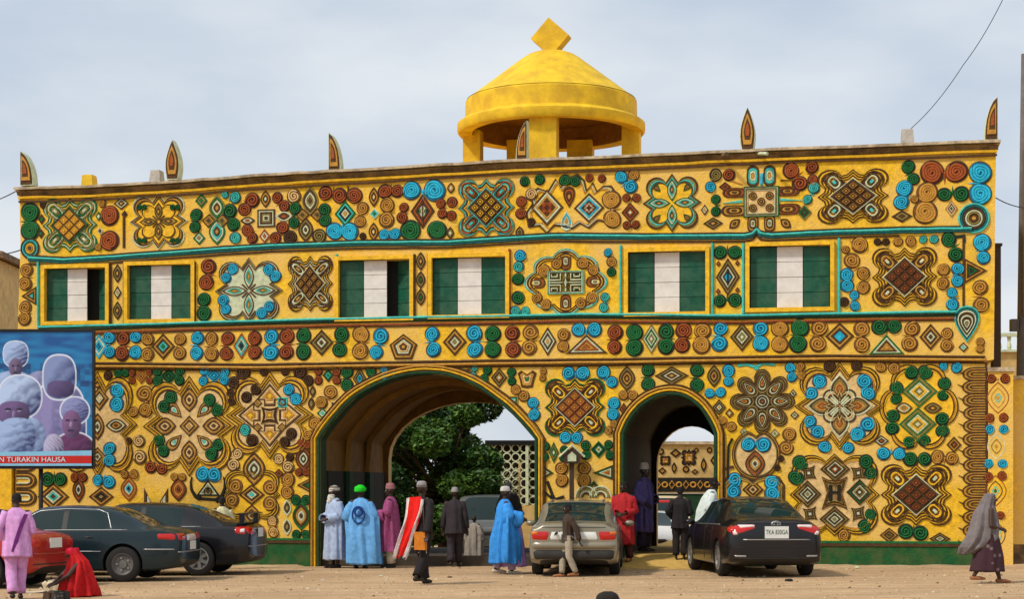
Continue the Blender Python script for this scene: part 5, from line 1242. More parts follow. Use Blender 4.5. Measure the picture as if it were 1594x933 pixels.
# tree
LEAF = [mat('leaf_dark', (.016, .05, .010), rough=.5, var=.3), mat('leaf_mid', (.035, .10, .016), rough=.5, var=.3), mat('leaf_light', (.09, .19, .03), rough=.5, var=.3)]
BARK = mat('bark', (.09, .06, .04), rough=.9, bump=.6)
def foliage(name, parent, blobs, nleaf, size, seed, **k):
    rnd = random.Random(seed); b = MB(); 
    for m in LEAF: b.mi(m)
    for i in range(nleaf):
        c = rnd.choice(blobs); 
        while True:
            d = Vector((rnd.uniform(-1, 1), rnd.uniform(-1, 1), rnd.uniform(-1, 1)))
            if .05 < d.length < 1: break
        d = d.normalized()*(d.length**.4)
        p = Vector(c[:3])+Vector((d.x*c[3], d.y*c[3], d.z*c[3]*.7)); s = size*rnd.uniform(.5, 1.7)
        a = Vector((rnd.uniform(-1, 1), rnd.uniform(-1, 1), rnd.uniform(-.7, .4))).normalized(); t = a.cross(Vector((rnd.uniform(-1, 1), rnd.uniform(-1, 1), rnd.uniform(-1, 1)))).normalized()
        j = len(b.v); b.v += [tuple(p-a*s), tuple(p+t*s*.38), tuple(p+a*s), tuple(p-t*s*.38)]; b.f.append((j, j+1, j+2, j+3)); b.m.append(rnd.choice(((0, 0, 0, 1), (0, 1, 1, 2), (1, 1, 2, 2))[int(c[0]*7+c[2]*5) % 3]))
    me = bpy.data.meshes.new(name); me.from_pydata(b.v, [], b.f)
    for m in b.mats: me.materials.append(m)
    me.polygons.foreach_set('material_index', b.m); o = bpy.data.objects.new(name, me); link(o, parent); return tag(o, **k)
def tree(loc, H, blobs, nleaf, size, seed, label, trunk=.16, name='shade_tree', group=None):
    e = empty(name, loc, label=label, cat='tree', group=group); b = MB(); b.tube([(0, 0, -.2), (.05, 0, H*.25), (-.05, .05, H*.45), (.1, 0, H*.7)], [trunk*1.3, trunk, trunk*.8, trunk*.35], BARK, 10)
    for c in blobs[::2]: b.tube([(-.03, .03, H*.4), (c[0]*.5, c[1]*.5, (c[2]+H*.4)/2+.2), (c[0], c[1], c[2])], [trunk*.5, trunk*.3, trunk*.1], BARK, 6)
    b.build('trunk', e, smooth=True); foliage('crown', e, blobs, nleaf, size, seed); return e
rnd = random.Random(5); BL = []
for k in range(52):
    a = rnd.uniform(0, 6.28); rr = rnd.uniform(.2, 2.4); zz = rnd.uniform(1.0, 4.55); rr *= (1.25-.16*abs(zz-2.6)); BL.append((min(1.15, rr*cos(a)*1.15+.40*(3.2-zz)-.62), rr*sin(a)*.8, zz, rnd.uniform(.45, .85)))
tree((-2.05, 53.5, GZB), 4.4, BL, 60000, .09, 6, 'dense dark green tree filling the view through the big arch')
# dark shrubs further back
e = empty('dark_hedge', (-7, 62, GZB), label='dark unbroken hedge behind the tree beyond the big arch', cat='hedge'); bl = [(x*.6, rnd.uniform(-.3, .3), z, .6) for x in range(11) for z in (.5, 1.2, 1.9)]; foliage('foliage', e, bl, 9000, .11, 9)

# sand blown against the foot of the gatehouse
b = MB(); R = []
for k in range(90):
    lx = -1+24*k/89; w0 = .22+.18*noise.noise(Vector((lx*1.3, 0, 2))); h0 = .05+.05*noise.noise(Vector((lx*2.1, 4, 0)))
    if a1x0-.3 < lx < a1x1+.3 or a2x0-.6 < lx < a2x1+1.0: h0 = -.05
    q0 = floc(lx, .03); q1 = floc(lx, -w0*.5); q2 = floc(lx, -w0-.35)
    R.append([(q0.x, q0.y, gz(q0.x)+h0), (q1.x, q1.y, gz(q1.x)+h0*.5), (q2.x, q2.y, gz(q2.x)-.03)])
b.rows(R, gm, False); b.build('sand_drift', smooth=True, kind='structure')
# ================================================================ cars
P_BLACK = mat('black_car_paint', (.006, .006, .008), rough=.25, var=.05, spec=.3, coat=.35, dirt=(.03, .025, .02), dscale=2, damt=.15)
P_GREEN = mat('dark_teal_car_paint', (.006, .020, .026), rough=.24, var=.05, spec=.3, coat=.28, dirt=(.03, .03, .025), dscale=2, damt=.15)
P_SILV = mat('champagne_car_paint', (.25, .225, .165), rough=.32, var=.05, metal=.3, coat=.5, dirt=(.3, .24, .16), dscale=2, damt=.3)
P_RED = mat('red_car_paint', (.38, .012, .010), rough=.25, var=.06, coat=.8); P_WHITE = mat('white_car_paint', (.66, .66, .64), rough=.25, var=.04, coat=.6)
P_CREAM = mat('cream_van_paint', (.62, .50, .30), rough=.4, var=.06)
DGREY = mat('dark_bumper', (.03, .027, .024), rough=.6)
# ---- black saloon on the right, rear view
p, s = grd(1209, 901); st, gl = saloon(4.8, .91, 1.47, 1.10, 1.0)
C1, bv, bo = car(p, radians(95), st, gl, P_BLACK, 'glossy black saloon car seen from behind, parked before the wall right of the small arch', 'car', (1.02, 3.80), .335)
for sy in (1, -1):
    patch(bv, 'rear', [(sy*.85, .99), (sy*.36, .985), (sy*.40, .90), (sy*.84, .745)], REDL, 'tail_light', C1, .012)
    patch(bv, 'rear', [(sy*.70, .975), (sy*.38, .975), (sy*.40, .925), (sy*.68, .90)], WHTL, 'lamp_lens', C1, .022)
    patch(bv, 'rear', [(sy*.80, .86), (sy*.74, .86), (sy*.70, .79), (sy*.78, .78)], WHTL, 'lamp_lens', C1, .024)
    patch(bv, 'rear', [(sy*.78, .42), (sy*.55, .42), (sy*.55, .38), (sy*.76, .38)], CHROME, 'exhaust_trim', C1, .01)
    patch(bv, 'left' if sy > 0 else 'right', [(.12, .96), (.34, .93), (.22, .84), (.10, .82)], REDL, 'tail_light', C1, .010)
plate(C1, bv, 0, .83, .44, .22, 'TKA 830GA')
trimline(bv, 'rear', [(-.62, .70), (.62, .70)], .012, CHROME, 'bumper_crease', C1); trimline(bv, 'rear', [(-.80, .56), (.80, .56)], .006, BLK, 'bumper_seam', C1)
trimline(bv, 'rear', [(-.62, .995), (.62, .995)], .006, BLK, 'boot_seam', C1)
pz = hits(bv, 'rear', (0, 1.0), .012) or Vector((0, 0, 1.0)); b = MB()
for rx_, rz_ in ((.085, .058), (.030, .055), (.07, .028)):
    b.tube([Vector((0, rx_*cos(t), rz_*sin(t)+(.012 if rz_ == .028 else 0))) for t in [2*pi*k/20 for k in range(21)]], .008, CHROME, 5, False)
b.build('badge', C1, pz+Vector((-.01, 0, -.03)))
doors(bv, C1, (1.52, 2.20, 3.3), .30, .92, BLK, (1.66, 2.50), P_BLACK); mirrors(C1, bv, P_BLACK, 3.15, .98)
trimline(bv, 'left', [(1.0, .965), (2.2, .955), (3.5, .94)], .008, CHROME, 'window_trim', C1); trimline(bv, 'rear', [(-.80, .36), (.80, .36)], .01, DGREY, 'lower_bumper', C1)
# ---- champagne saloon before the central pier, rear view
p, s = grd(893, 899)
st, gl = saloon(4.65, .85, 1.43, 1.02, .98, .66, 1.36, 2.75, 3.35, tw=.63, sq=True)
C2, bv, bo = car(p, radians(85.4), st, gl, P_SILV, 'silver beige older saloon seen from behind in front of the pier between the arches', 'car', (1.0, 3.65), .315, 'hub', track=.74, boxy=.92)
for sy in (1, -1):
    patch(bv, 'rear', [(sy*.80, .86), (sy*.44, .86), (sy*.50, .68), (sy*.80, .69)], REDL, 'tail_light', C2, .014); patch(bv, 'rear', [(sy*.805, .855), (sy*.67, .855), (sy*.67, .78), (sy*.805, .78)], AMB, 'lamp_lens', C2, .018)
    patch(bv, 'rear', [(sy*.42, .855), (sy*.10, .855), (sy*.10, .70), (sy*.47, .69)], PLATE, 'boot_panel', C2, .012)
    for k in range(3): trimline(bv, 'rear', [(sy*.79, .73+k*.045), (sy*.50, .73+k*.045)], .006, BLK, 'lamp_rib', C2)
plate(C2, bv, 0, .77, .30, .13, 'AA 271 ZAR'[:0])
patch(bv, 'rear', [(-.82, .66), (.82, .66), (.83, .52), (-.83, .52)], P_SILV, 'bumper', C2, .05, 14, 4); trimline(bv, 'rear', [(-.83, .595), (.83, .595)], .016, CHROME, 'bumper_strip', C2, 20)
patch(bv, 'rear', [(-.82, .51), (.82, .51), (.80, .30), (-.80, .30)], DGREY, 'bumper_apron', C2, .03, 14, 4)
trimline(bv, 'rear', [(-.60, .93), (.60, .93)], .006, BLK, 'boot_seam', C2); doors(bv, C2, (1.45, 2.05, 3.0), .30, .90, BLK, (1.56, 2.3), DGREY); mirrors(C2, bv, P_SILV, 2.85, .96)
for ax in ('left', 'right'): trimline(bv, ax, [(.3, .50), (.64, .50)], .02, DGREY, 'side_strip', C2); trimline(bv, ax, [(1.4, .50), (3.25, .50)], .02, DGREY, 'side_strip', C2)
b = MB()
for y in (-.5, .5): b.box(1.38, 2.8, y-.012, y+.012, 1.425, 1.45, CHROME)
b.build('roof_trim', C2)
# ---- dark teal saloon at the left
st, gl = saloon(4.7, .885, 1.39, 1.01, .96, .62, 1.36, 2.75, 3.45)
C3, bv, bo = car((-6.0, 33.75, gz(-6.5)), radians(176), st, gl, P_GREEN, 'dark teal saloon car parked side-on before the billboard, nearest of the left row', 'car', (1.08, 3.75), .325, 'steel', track=.77)
def backlamps(C, bv, z1, z0, y0, side=.30):
    for sy in (1, -1):
        patch(bv, 'rear', [(sy*.80, z1), (sy*y0, z1), (sy*y0, z0), (sy*.80, z0)], REDL, 'tail_light', C, .014)
        patch(bv, 'left' if sy > 0 else 'right', [(.10, z1), (.10+side, z1-.01), (.10+side-.03, z0+.03), (.10, z0)], REDL, 'tail_light', C, .012)
backlamps(C3, bv, .90, .76, .42, .36)
patch(bv, 'rear', [(-.38, .88), (.38, .88), (.38, .74), (-.38, .74)], WHTL, 'boot_panel', C3, .01); plate(C3, bv, 0, .66, .42, .16, '')
doors(bv, C3, (1.50, 2.19, 3.25), .28, .90, BLK, (1.62, 2.42), BLK); mirrors(C3, bv, BLK, 3.05, .95)
for ax in ('left', 'right'):
    trimline(bv, ax, [(.12, .60), (.68, .60)], .013, CHROME, 'side_strip', C3); trimline(bv, ax, [(1.48, .56), (3.35, .56)], .011, CHROME, 'side_strip', C3); trimline(bv, ax, [(1.0, .955), (2.2, .95), (3.4, .935)], .009, CHROME, 'window_trim', C3)
    trimline(bv, ax, [(1.30, .97), (1.42, 1.26), (1.6, 1.325), (2.2, 1.34), (2.7, 1.30), (3.2, 1.05)], .009, CHROME, 'window_trim', C3)
trimline(bv, 'rear', [(-.8, .55), (.8, .55)], .014, CHROME, 'bumper_strip', C3)
# ---- black saloon behind it
st, gl = saloon(4.75, .90, 1.43, 1.07, .99, .62, 1.40, 2.8, 3.55)
C4, bv, bo = car((-5.05, 36.1, gz(-6)), radians(175), st, gl, P_BLACK, 'black saloon car with boot spoiler, behind the dark teal car on the left', 'car', (1.05, 3.8), .335)
backlamps(C4, bv, .98, .80, .45, .24)
for sy in (1, -1): patch(bv, 'left' if sy > 0 else 'right', [(.14, .94), (.22, .92), (.22, .84), (.12, .84)], WHTL, 'lamp_lens', C4, .022)
plate(C4, bv, 0, .84, .40, .18, ''); doors(bv, C4, (1.52, 2.2, 3.3), .3, .9, BLK, (1.66, 2.5), P_BLACK); mirrors(C4, bv, P_BLACK, 3.1, .98)
b = MB(); b.rows([[(x, y, z+.02*(1-(y/.7)**2)) for x, z in ((.10, 1.20), (.34, 1.19), (.34, 1.215), (.12, 1.235))] for y in [-.70+.14*k for k in range(11)]], P_BLACK, True, True, True)
for y in (-.6, .6): b.box(.18, .28, y-.03, y+.03, 1.02, 1.20, P_BLACK)
b.build('boot_spoiler', C4)
for ax in ('left', 'right'): trimline(bv, ax, [(1.0, .965), (2.2, .955), (3.5, .94)], .009, CHROME, 'window_trim', C4)
for ax in ('left',): trimline(bv, 'rear', [(-.8, .58), (.8, .58)], .010, CHROME, 'bumper_strip', C4)
# ---- red car cut by the left edge
p, s = grd(86, 915); st, gl = saloon(4.2, .83, 1.40, .99, .95, .60, 1.25, 2.55, 3.15)
C5, bv, bo = car(p, radians(166), st, gl, P_RED, 'red saloon car half cut by the left edge, with a white number plate', 'car', (.85, 3.25), .30, 'steel', track=.71)
backlamps(C5, bv, .86, .72, .48, .2); plate(C5, bv, 0, .78, .42, .17, ''); trimline(bv, 'rear', [(-.7, .60), (.7, .60)], .02, P_RED, 'bumper_crease', C5); trimline(bv, 'rear', [(-.7, .42), (.7, .42)], .012, BLK, 'bumper_seam', C5)
doors(bv, C5, (1.25, 1.95), .3, .86, BLK, (1.4,), BLK); mirrors(C5, bv, P_RED, 2.75, .92)
# ---- vehicles in the court, facing the camera
def face(C, bv, L, z=.68, pl=True):
    for sy in (1, -1): patch(bv, 'front', [(sy*.80, z), (sy*.46, z-.01), (sy*.48, z-.15), (sy*.78, z-.12)], WHTL, 'headlight', C, .012)
    patch(bv, 'front', [(-.42, z-.01), (.42, z-.01), (.38, z-.15), (-.38, z-.15)], BLK, 'grille', C, .012); patch(bv, 'front', [(-.6, .44), (.6, .44), (.6, .32), (-.6, .32)], BLK, 'lower_grille', C, .012)
    for k in range(2): trimline(bv, 'front', [(-.40, z-.05-k*.05), (.40, z-.05-k*.05)], .007, CHROME, 'grille_bar', C)
def van_st(L, W_, H): return ([(0, .4, .9, 1.0, W_*.8, W_*.8, W_*.7), (.05, .3, .95, H-.3, W_*.95, W_*.93, W_*.8), (.2, .25, 1.0, H-.06, W_, W_*.96, W_*.84), (1.2, .25, 1.0, H, W_, W_*.96, W_*.85), (2.2, .25, 1.0, H, W_, W_*.96, W_*.85), (2.3, .25, 1.0, H, W_, W_*.96, W_*.85), (3.0, .25, 1.0, H-.06, W_, W_*.96, W_*.84), (3.5, .25, 1.0, 1.12, W_, W_*.96, W_*.86), (3.6, .25, .98, 1.08, W_, W_*.95, W_*.86), (4.3, .28, .9, .98, W_*.96, W_*.9, W_*.8), (L-.05, .33, .8, .86, W_*.9, W_*.84, W_*.7), (L, .4, .6, .7, W_*.8, W_*.75, W_*.6)], dict(side=(2, 3, 5, 6), rear=(1,), front=(6,)))
st, gl = van_st(4.45, .92, 1.85)
pV = Vector(((776-CX)/F*50-.35, 50+4.4, GZB)); C6, bv, bo = car(pV, radians(270), st, gl, mat('dark_silver_paint', (.14, .15, .15), rough=.3, coat=.4, var=.05), 'silver off-road vehicle facing out of the court behind the blue robed man', 'off-road vehicle', (.9, 3.55), .37, 'steel', name='parked_vehicle', wellr=.42)  # even dark grey body colour
face(C6, bv, 4.45, .86); mirrors(C6, bv, BLK, 3.2, 1.12)
st, gl = saloon(4.5, .86, 1.40, 1.03, .97)
pV = Vector(((1026-CX)/F*49, 49+4.5, GZB)); C7, bv, bo = car(pV, radians(268), st, gl, P_WHITE, 'white saloon car facing out through the small arch', 'car', (1.0, 3.6), .32, 'steel'); face(C7, bv, 4.5); mirrors(C7, bv, P_WHITE, 3.0, .96)
st, gl = van_st(4.45, .9, 1.80)
pV = Vector(((1040-CX)/F*56, 56+4.5, GZB)); C8, bv, bo = car(pV, radians(270), st, gl, P_CREAM, 'cream van with a red sun strip behind the white car in the court', 'van', (.9, 3.55), .35, 'steel', name='parked_van'); face(C8, bv, 4.45, .86)
patch(bv, 'front', [(-.6, 1.68), (.6, 1.68), (.62, 1.60), (-.62, 1.60)], REDL, 'sun_strip', C8, .02)
# ================================================================ people
def shirt(n, c, **k): return cloth(n, c, **k)
# man in a lilac kaftan at the left edge
P = person(26, 934, 166, 200, 'person in a lilac kaftan and trousers standing with bowed head before the red car', 'stride2', ('front', 'hip'), head_yaw=20, lean=.12)
li = shirt('lilac_cotton', (.62, .30, .60)); tunic(P, li, .40, ('front', 'hip'), False, 11, .12, w=1.15); trousers(P, li, 'stride2', 1.1); hairs(P); shoes(P, None, 'stride2')
root, H, V, hp, r3, S = P
b = MB(); b.rows([[V(x, y+.0, z) for x, y in ((-.10+.1*t, .10), (-.06+.1*t, .108), (-.06+.1*t, .112), (-.10+.1*t, .104))] for z, t in ((.80, 0), (.68, .5), (.56, .9), (.45, 1.2))], shirt('purple_sash', (.20, .03, .22)), True, True, True); b.build('sash', root)
# seated figure in red with goods on the ground
root = empty('person', grd(122, 930)[0], radians(-65), label='person wrapped in a bright red shawl crouching on the ground by the red car', cat='person')
root.scale = (.88, .88, .84)
rd = shirt('red_shawl', (.50, .008, .010), var=.3, scale=18)
b = MB(); ell(b, (0, 0, .30), (.20, .24, .22), SKIN[0]); ell(b, (0, -.05, .55), (.15, .15, .16), SKIN[0]); capsule(b, (0, -.06, .6), (0, -.10, .74), .06, .05, SKIN[0]); ell(b, (0, -.13, .80), (.075, .09, .10), SKIN[0]); capsule(b, (0, -.21, .80), (0, -.235, .775), .014, .02, SKIN[0], 8)
for sx in (-1, 1):
    capsule(b, (sx*.12, .05, .2), (sx*.13, -.18, .42), .085, .065, SKIN[0]); capsule(b, (sx*.13, -.18, .42), (sx*.12, -.16, .07), .06, .04, SKIN[0]); capsule(b, (sx*.12, -.18, .04), (sx*.12, -.36, .03), .035, .028, SKIN[0])
    capsule(b, (sx*.15, -.04, .62), (sx*.24, -.22, .42), .055, .042, SKIN[0]); capsule(b, (sx*.24, -.22, .42), (sx*.12, -.42, .26), .042, .03, SKIN[0]); hand(b, (sx*.12, -.42, .26), (-sx*.2, -1, -.3), sx, SKIN[0], 1)
me = b.mesh('body'); me = evaluated(me, [('REMESH', dict(mode='VOXEL', voxel_size=.011)), ('SMOOTH', dict(factor=.5, iterations=2))]); me.materials.clear(); me.materials.append(SKIN[0]); me.polygons.foreach_set('use_smooth', [True]*len(me.polygons)); link(bpy.data.objects.new('body', me), root)
drape(root, 'shawl', [(0, -.11, .915, .03, .03), (0, -.10, .89, .09, .10), (0, -.06, .80, .12, .125), (0, -.0, .68, .20, .17), (0, .0, .52, .25, .22), (0, -.0, .34, .28, .28), (0, -.0, .16, .29, .32), (0, .0, .02, .30, .33)], rd, .13, 11, 5)
drape(root, 'head_wrap', [(0, -.12, .925, .03, .03), (0, -.115, .91, .085, .095), (0, -.11, .86, .10, .115), (0, -.10, .80, .105, .115)], shirt('crimson_wrap', (.60, .012, .04)), .06, 7, 6)
# goods in front of her
CRM = shirt('cream_sack', (.52, .44, .30))
def pile(u, v, label, cat, name, fn):
    e = empty(name, grd(u, v)[0], random.uniform(-.4, .4), label=label, cat=cat); fn(e); return e
def sack(e):
    drape(e, 'sack', [(0, 0, .22, .04, .03), (0, 0, .20, .17, .10), (0, 0, .16, .22, .13), (0, 0, .0, .15, .10)], CRM, .10, 7, 3); b = MB(); b.tube([(-.12, -.08, .2), (0, -.12, .27), (.12, -.08, .2)], .012, DKB, 6); b.build('handle', e, smooth=True)
pile(86, 924, 'cream cloth sack on the ground left of the person in the red shawl', 'sack', 'cloth_sack', sack)
def basin(e):
    b = MB(); b.lathe([(.02, .0), (.14, .01), (.22, .13), (.24, .14), (.235, .15), (.20, .13), (.13, .03), (.01, .03)], DKB, n=28); b.build('basin', e, smooth=True)
    for k in range(9): a = k*2.4; b = MB(); ell(b, (.11*cos(a)*(k % 3)/2, .11*sin(a)*(k % 3)/2, .10+.02*(k % 2)), (.045, .045, .04), [M['c'], M['g'], M['o']][k % 3], 8); b.build('fruit', e, smooth=True)
def bundle(e):
    for k, (x, y, r_) in enumerate(((-.1, 0, .12), (.1, -.04, .11), (0, .08, .10))): drape(e, 'cloth_fold', [(x, y, r_*1.1, .03, .03), (x, y, r_*.95, r_*.7, r_*.6), (x, y, r_*.5, r_, r_*.9), (x, y, 0, r_*1.1, r_)], [DKB, SHOE, M['g']][k], .12, 6, k)
pile(90, 934, 'low heap of dark bundled cloth in front of the crouching person', 'bundle', 'cloth_bundle', bundle)
def mat_(e):
    b = MB(); b.rows([[(x, y, .012+.01*sin(x*9+y*7)) for y in (-.2, -.07, .07, .2)] for x in [-.34+.085*k for k in range(9)]], CRM, False); b.rows([[(x, y, .004+.01*sin(x*9+y*7)) for y in (-.2, -.07, .07, .2)] for x in [-.34+.085*k for k in range(9)]], CRM, False); b.build('cloth', e)
pile(58, 923, 'pale cloth spread flat on the sand beside the lilac clad person', 'cloth', 'ground_cloth', mat_)
# group at the left jamb of the big arch
P = person(521, 885, 127, -55, 'person in a pale grey-blue robe and striped white turban, leftmost by the big arch', 'stand', ('front', 'front'), skin=1)
robe(P, shirt('pale_blue_robe', (.36, .44, .60)), .10, .92, ('front', 'front'), .09, 21, sl=.062, nf=8); turban(P, shirt('white_turban', (.66, .60, .52)), 1.0, 2, True, shirt('dark_stripe', (.20, .15, .12))); shoes(P)
P = person(561, 886, 128, 172, 'person in a broad light blue robe and vivid green turban seen from behind', 'stand', ('front', 'front'), skin=1, head_yaw=-20)
sb = shirt('sky_blue_robe', (.13, .36, .68)); robe(P, sb, .055, 1.25, ('front', 'front'), .10, 23, sl=.105, bias=-.06); turban(P, shirt('green_turban', (.015, .62, .02)), 1.16, 4); shoes(P)
root, H, V, hp, r3, S = P; b = MB(); nb = shirt('navy_embroidery', (.01, .05, .22))
b.tube([V(.075*cos(t)-.005, .128+.01*abs(sin(t)), .655+.10*sin(t)) for t in [2*pi*k/24 for k in range(25)]], .011*H, nb, 6, False); b.tube([V(.045*cos(t)-.005, .134, .69+.045*sin(t)) for t in [2*pi*k/16 for k in range(17)]], .014*H, nb, 6, False); b.build('embroidery', root, smooth=True)
P = person(608, 885, 129, -95, 'person in a magenta patterned robe with pink cap and cream trousers by the big arch', 'stand', ('front', 'hold'), skin=1)
mg = shirt('magenta_brocade', (.28, .055, .15), var=.45, scale=30); robe(P, mg, .20, 1.05, ('front', 'hold'), .09, 27, sl=.075); cap_(P, shirt('pink_cap', (.30, .12, .13)), .045); trousers(P, CRM, 'stand', 1.05); shoes(P)
# walking man with the red and white drape
P = person(656, 911, 159, 150, 'striding person in black with red and white cloth over the shoulder and orange bag', 'walk', ('swb', 'swf'), skin=1)
bk = shirt('black_cloth', (.016, .012, .013)); tunic(P, bk, .44, ('swb', 'swf'), False, 31, sl=.045); trousers(P, bk, 'walk', 1.05); shoes(P, None, 'walk'); cap_(P, shirt('grey_cap', (.30, .27, .26)), .035, band=shirt('grey_band', (.14, .12, .12)))
root, H, V, hp, r3, S = P
def hang(name, m, x0, x1, y0, y1, z0, z1, sh=0, sy=0, seed=0, nx=8, nz=14, parent=None, th=.01):
    b = MB(); R = []
    for i in range(nz+1):
        t = i/nz; row = []
        for j in range(nx+1):
            s_ = j/nx; row.append(V(x0+(x1-x0)*s_*(1+.25*sin(t*3.1+seed))+sh*t**1.35+.006*sin(t*9+seed), y0+(y1-y0)*s_+sy*t**1.5+.022*sin(s_*8+seed+t*3)*(.35+t), z0+(z1-z0)*t-.012*sin(s_*5.1+seed)*(t+.2)))
        R.append(row)
    back = [[q+Vector((0, -th, 0)) for q in r_] for r_ in R]; b.rows(R, m, False); b.rows(back, m, False)
    b.rows([[r_[0] for r_ in R], [r_[0] for r_ in back]], m, False); b.rows([[r_[-1] for r_ in R], [r_[-1] for r_ in back]], m, False); b.rows([R[-1], back[-1]], m, False); b.build(name, parent or root, smooth=True)
RW = shirt('scarlet_cloth', (.70, .010, .006)); WW = shirt('white_cloth', (.74, .70, .68))
hang('red_drape', RW, .075, -.042, .085, .095, .86, .27, .12, .06, 1); hang('white_drape', WW, .125, .072, .06, .078, .85, .26, .13, .07, 2); hang('white_drape', WW, -.040, -.075, .098, .09, .84, .26, .14, .08, 3, 5); hang('white_hem', WW, -.02, -.10, .06, .05, .46, .30, .02, -.02, 4, 6, 6)
b = MB(); b.rows([[V(x, y, z) for x, y in ((-.13, .10), (-.02, .12), (-.02, .16), (-.13, .14))] for z in (.52, .50, .36, .345)], shirt('orange_bag', (.55, .17, .01), rough=.5), True, True, True); b.build('shoulder_bag', root, V(0, 0, 0)*0); b = MB(); b.tube([V(-.11, .12, .51), V(-.09, .10, .7), V(-.05, .06, .84)], .008*H, DKB, 6); b.build('bag_strap', root, smooth=True)
# dark-suited man further back
P = person(708, 883, 122, 178, 'person in a black suit and grey cap walking into the big arch, seen from behind', 'stride2', ('down', 'down'), skin=1)
ds = shirt('charcoal_cloth', (.030, .022, .026)); tunic(P, ds, .42, ('down', 'down'), False, 33, w=1.12); trousers(P, ds, 'stride2', 1.1); shoes(P, None, 'stride2'); cap_(P, shirt('grey_cap', (.30, .27, .26)), .035)
P = person(738, 880, 76, 160, 'small person in a grey-brown robe standing between the black suit and the silver vehicle', 'stand', ('down', 'down'), skin=1)
robe(P, shirt('taupe_robe', (.28, .24, .20)), .06, 1.15, ('down', 'down'), .12, 35)
P = person(645, 874, 100, 20, 'person in white robe in deep shade within the big arch', 'stand', ('down', 'down'), skin=1, pos=floc(wl(645, 800)[0]+1.1, 5.3, .13), H=1.62); robe(P, shirt('shaded_white_robe', (.10, .085, .08)), .06, .85, ('down', 'down'), .1, 36); cap_(P, shirt('white_cap', (.5, .48, .45)), .03)  # white robe coloured dark, the deep shade is in its colour
# blue robed man before the white vehicle
P = person(786, 895, 136, 100, 'person in a voluminous bright blue robe and white cap left of the beige car', 'stride2', ('hold', 'front'), skin=1)
br = shirt('bright_blue_robe', (.035, .25, .66)); robe(P, br, .13, 1.30, ('hold', 'front'), .13, 41, sl=.10, nf=10); cap_(P, shirt('white_cap', (.5, .48, .45)), .03); trousers(P, shirt('lilac_grey', (.40, .30, .45)), 'stride2', 1.1); shoes(P, shirt('pale_shoe', (.55, .47, .38)), 'stride2')
root, H, V, hp, r3, S = P; drape(root, 'inner_robe', [(0, -.07*H, .70*H, .06*H, .08*H), (0, -.10*H, .5*H, .09*H, .10*H), (0, -.11*H, .28*H, .10*H, .12*H), (0, -.11*H, .09*H, .11*H, .13*H)], shirt('mauve_lining', (.36, .22, .55)), .12, 8, 5)
# boy in front of the beige car
P = person(884, 899, 114, -75, 'child in a dark brown shirt and grey trousers walking behind the beige car', 'stride2', ('front', 'swb'), skin=1)
tunic(P, shirt('brown_shirt', (.055, .035, .025)), .50, ('front', 'swb'), False, 43, w=.92); trousers(P, shirt('stone_trousers', (.38, .33, .25)), 'stride2', .95); hairs(P); shoes(P, shirt('tan_sandal', (.35, .14, .06)), 'stride2')
# men at the small arch
zf = .14
P = person(978, 858, 0, -20, 'person in a loose red shirt at the left jamb of the small arch', 'stride2', ('front', 'front'), skin=1, pos=floc(wl(976, 800)[0], -.55, .05), H=1.70, head_yaw=-30)
robe(P, shirt('red_shirt', (.40, .015, .018)), .30, .78, ('front', 'front'), .07, 45, sl=.05); trousers(P, shirt('maroon_trousers', (.07, .02, .02)), 'stride2', 1.1); hairs(P); shoes(P, shirt('tan_sandal', (.35, .14, .06)), 'stride2')
P = person(1000, 855, 0, 60, 'tall person in a purple-blue tunic and patterned cap just inside the small arch', 'stand', ('hip', 'front'), skin=1, pos=floc(wl(1000, 800)[0]-.05, .75, .24), H=1.86)
pu = shirt('purple_tunic', (.07, .05, .15)); robe(P, pu, .34, .82, ('hip', 'front'), .10, 47, sl=.055); trousers(P, shirt('navy_trousers', (.015, .012, .03)), 'stand', 1.25); cap_(P, shirt('patterned_cap', (.32, .26, .20), var=.6, scale=60), .055); shoes(P)
P = person(1057, 862, 0, 170, 'person in black standing in the small arch beside the black car', 'stand', ('front', 'hip'), skin=1, pos=floc(wl(1060, 800)[0], -.2, .12), H=1.52); tunic(P, bk, .42, ('front', 'hip'), False, 49, w=1.0); trousers(P, bk, 'stand', 1.1); hairs(P)
P = person(1090, 862, 0, 95, 'person in a white robe leaning by the right jamb of the small arch', 'stand', ('front', 'front'), skin=1, lean=.28, pos=floc(wl(1097, 800)[0], -.45, .03), H=1.80); robe(P, shirt('white_robe', (.60, .66, .62)), .06, .85, ('front', 'front'), .08, 51, lean=.28, sl=.06); hairs(P)
# woman on the right
P = person(1538, 909, 141, 84, 'person in a long grey veil and dark patterned skirt striding right at the far right', 'walk', ('front', 'front'), skin=0, lean=.06)
root, H, V, hp, r3, S = P
sk = shirt('patterned_skirt', (.06, .028, .034)); m = sk; t_ = m.node_tree; vo = t_.nodes.new('ShaderNodeTexVoronoi'); vo.inputs['Scale'].default_value = 7.5; rp_ = t_.nodes.new('ShaderNodeValToRGB'); rp_.color_ramp.elements[0].position = .20; rp_.color_ramp.elements[0].color = (.16, .12, .12, 1); rp_.color_ramp.elements[1].position = .26; rp_.color_ramp.elements[1].color = (.05, .02, .028, 1)
ge = t_.nodes.new('ShaderNodeNewGeometry'); t_.links.new(ge.outputs['Position'], vo.inputs['Vector']); t_.links.new(vo.outputs['Distance'], rp_.inputs[0]); t_.links.new(rp_.outputs[0], t_.nodes['Principled BSDF'].inputs['Base Color'])
drape(root, 'skirt', [(0, 0, .60*H, .09*H, .075*H), (0, -.0*H, .50*H, .125*H, .12*H), (0, .0*H, .3*H, .135*H, .16*H), (0, .01*H, .13*H, .135*H, .185*H)], sk, .05, 7, 61)
gv = shirt('grey_veil', (.17, .145, .145))
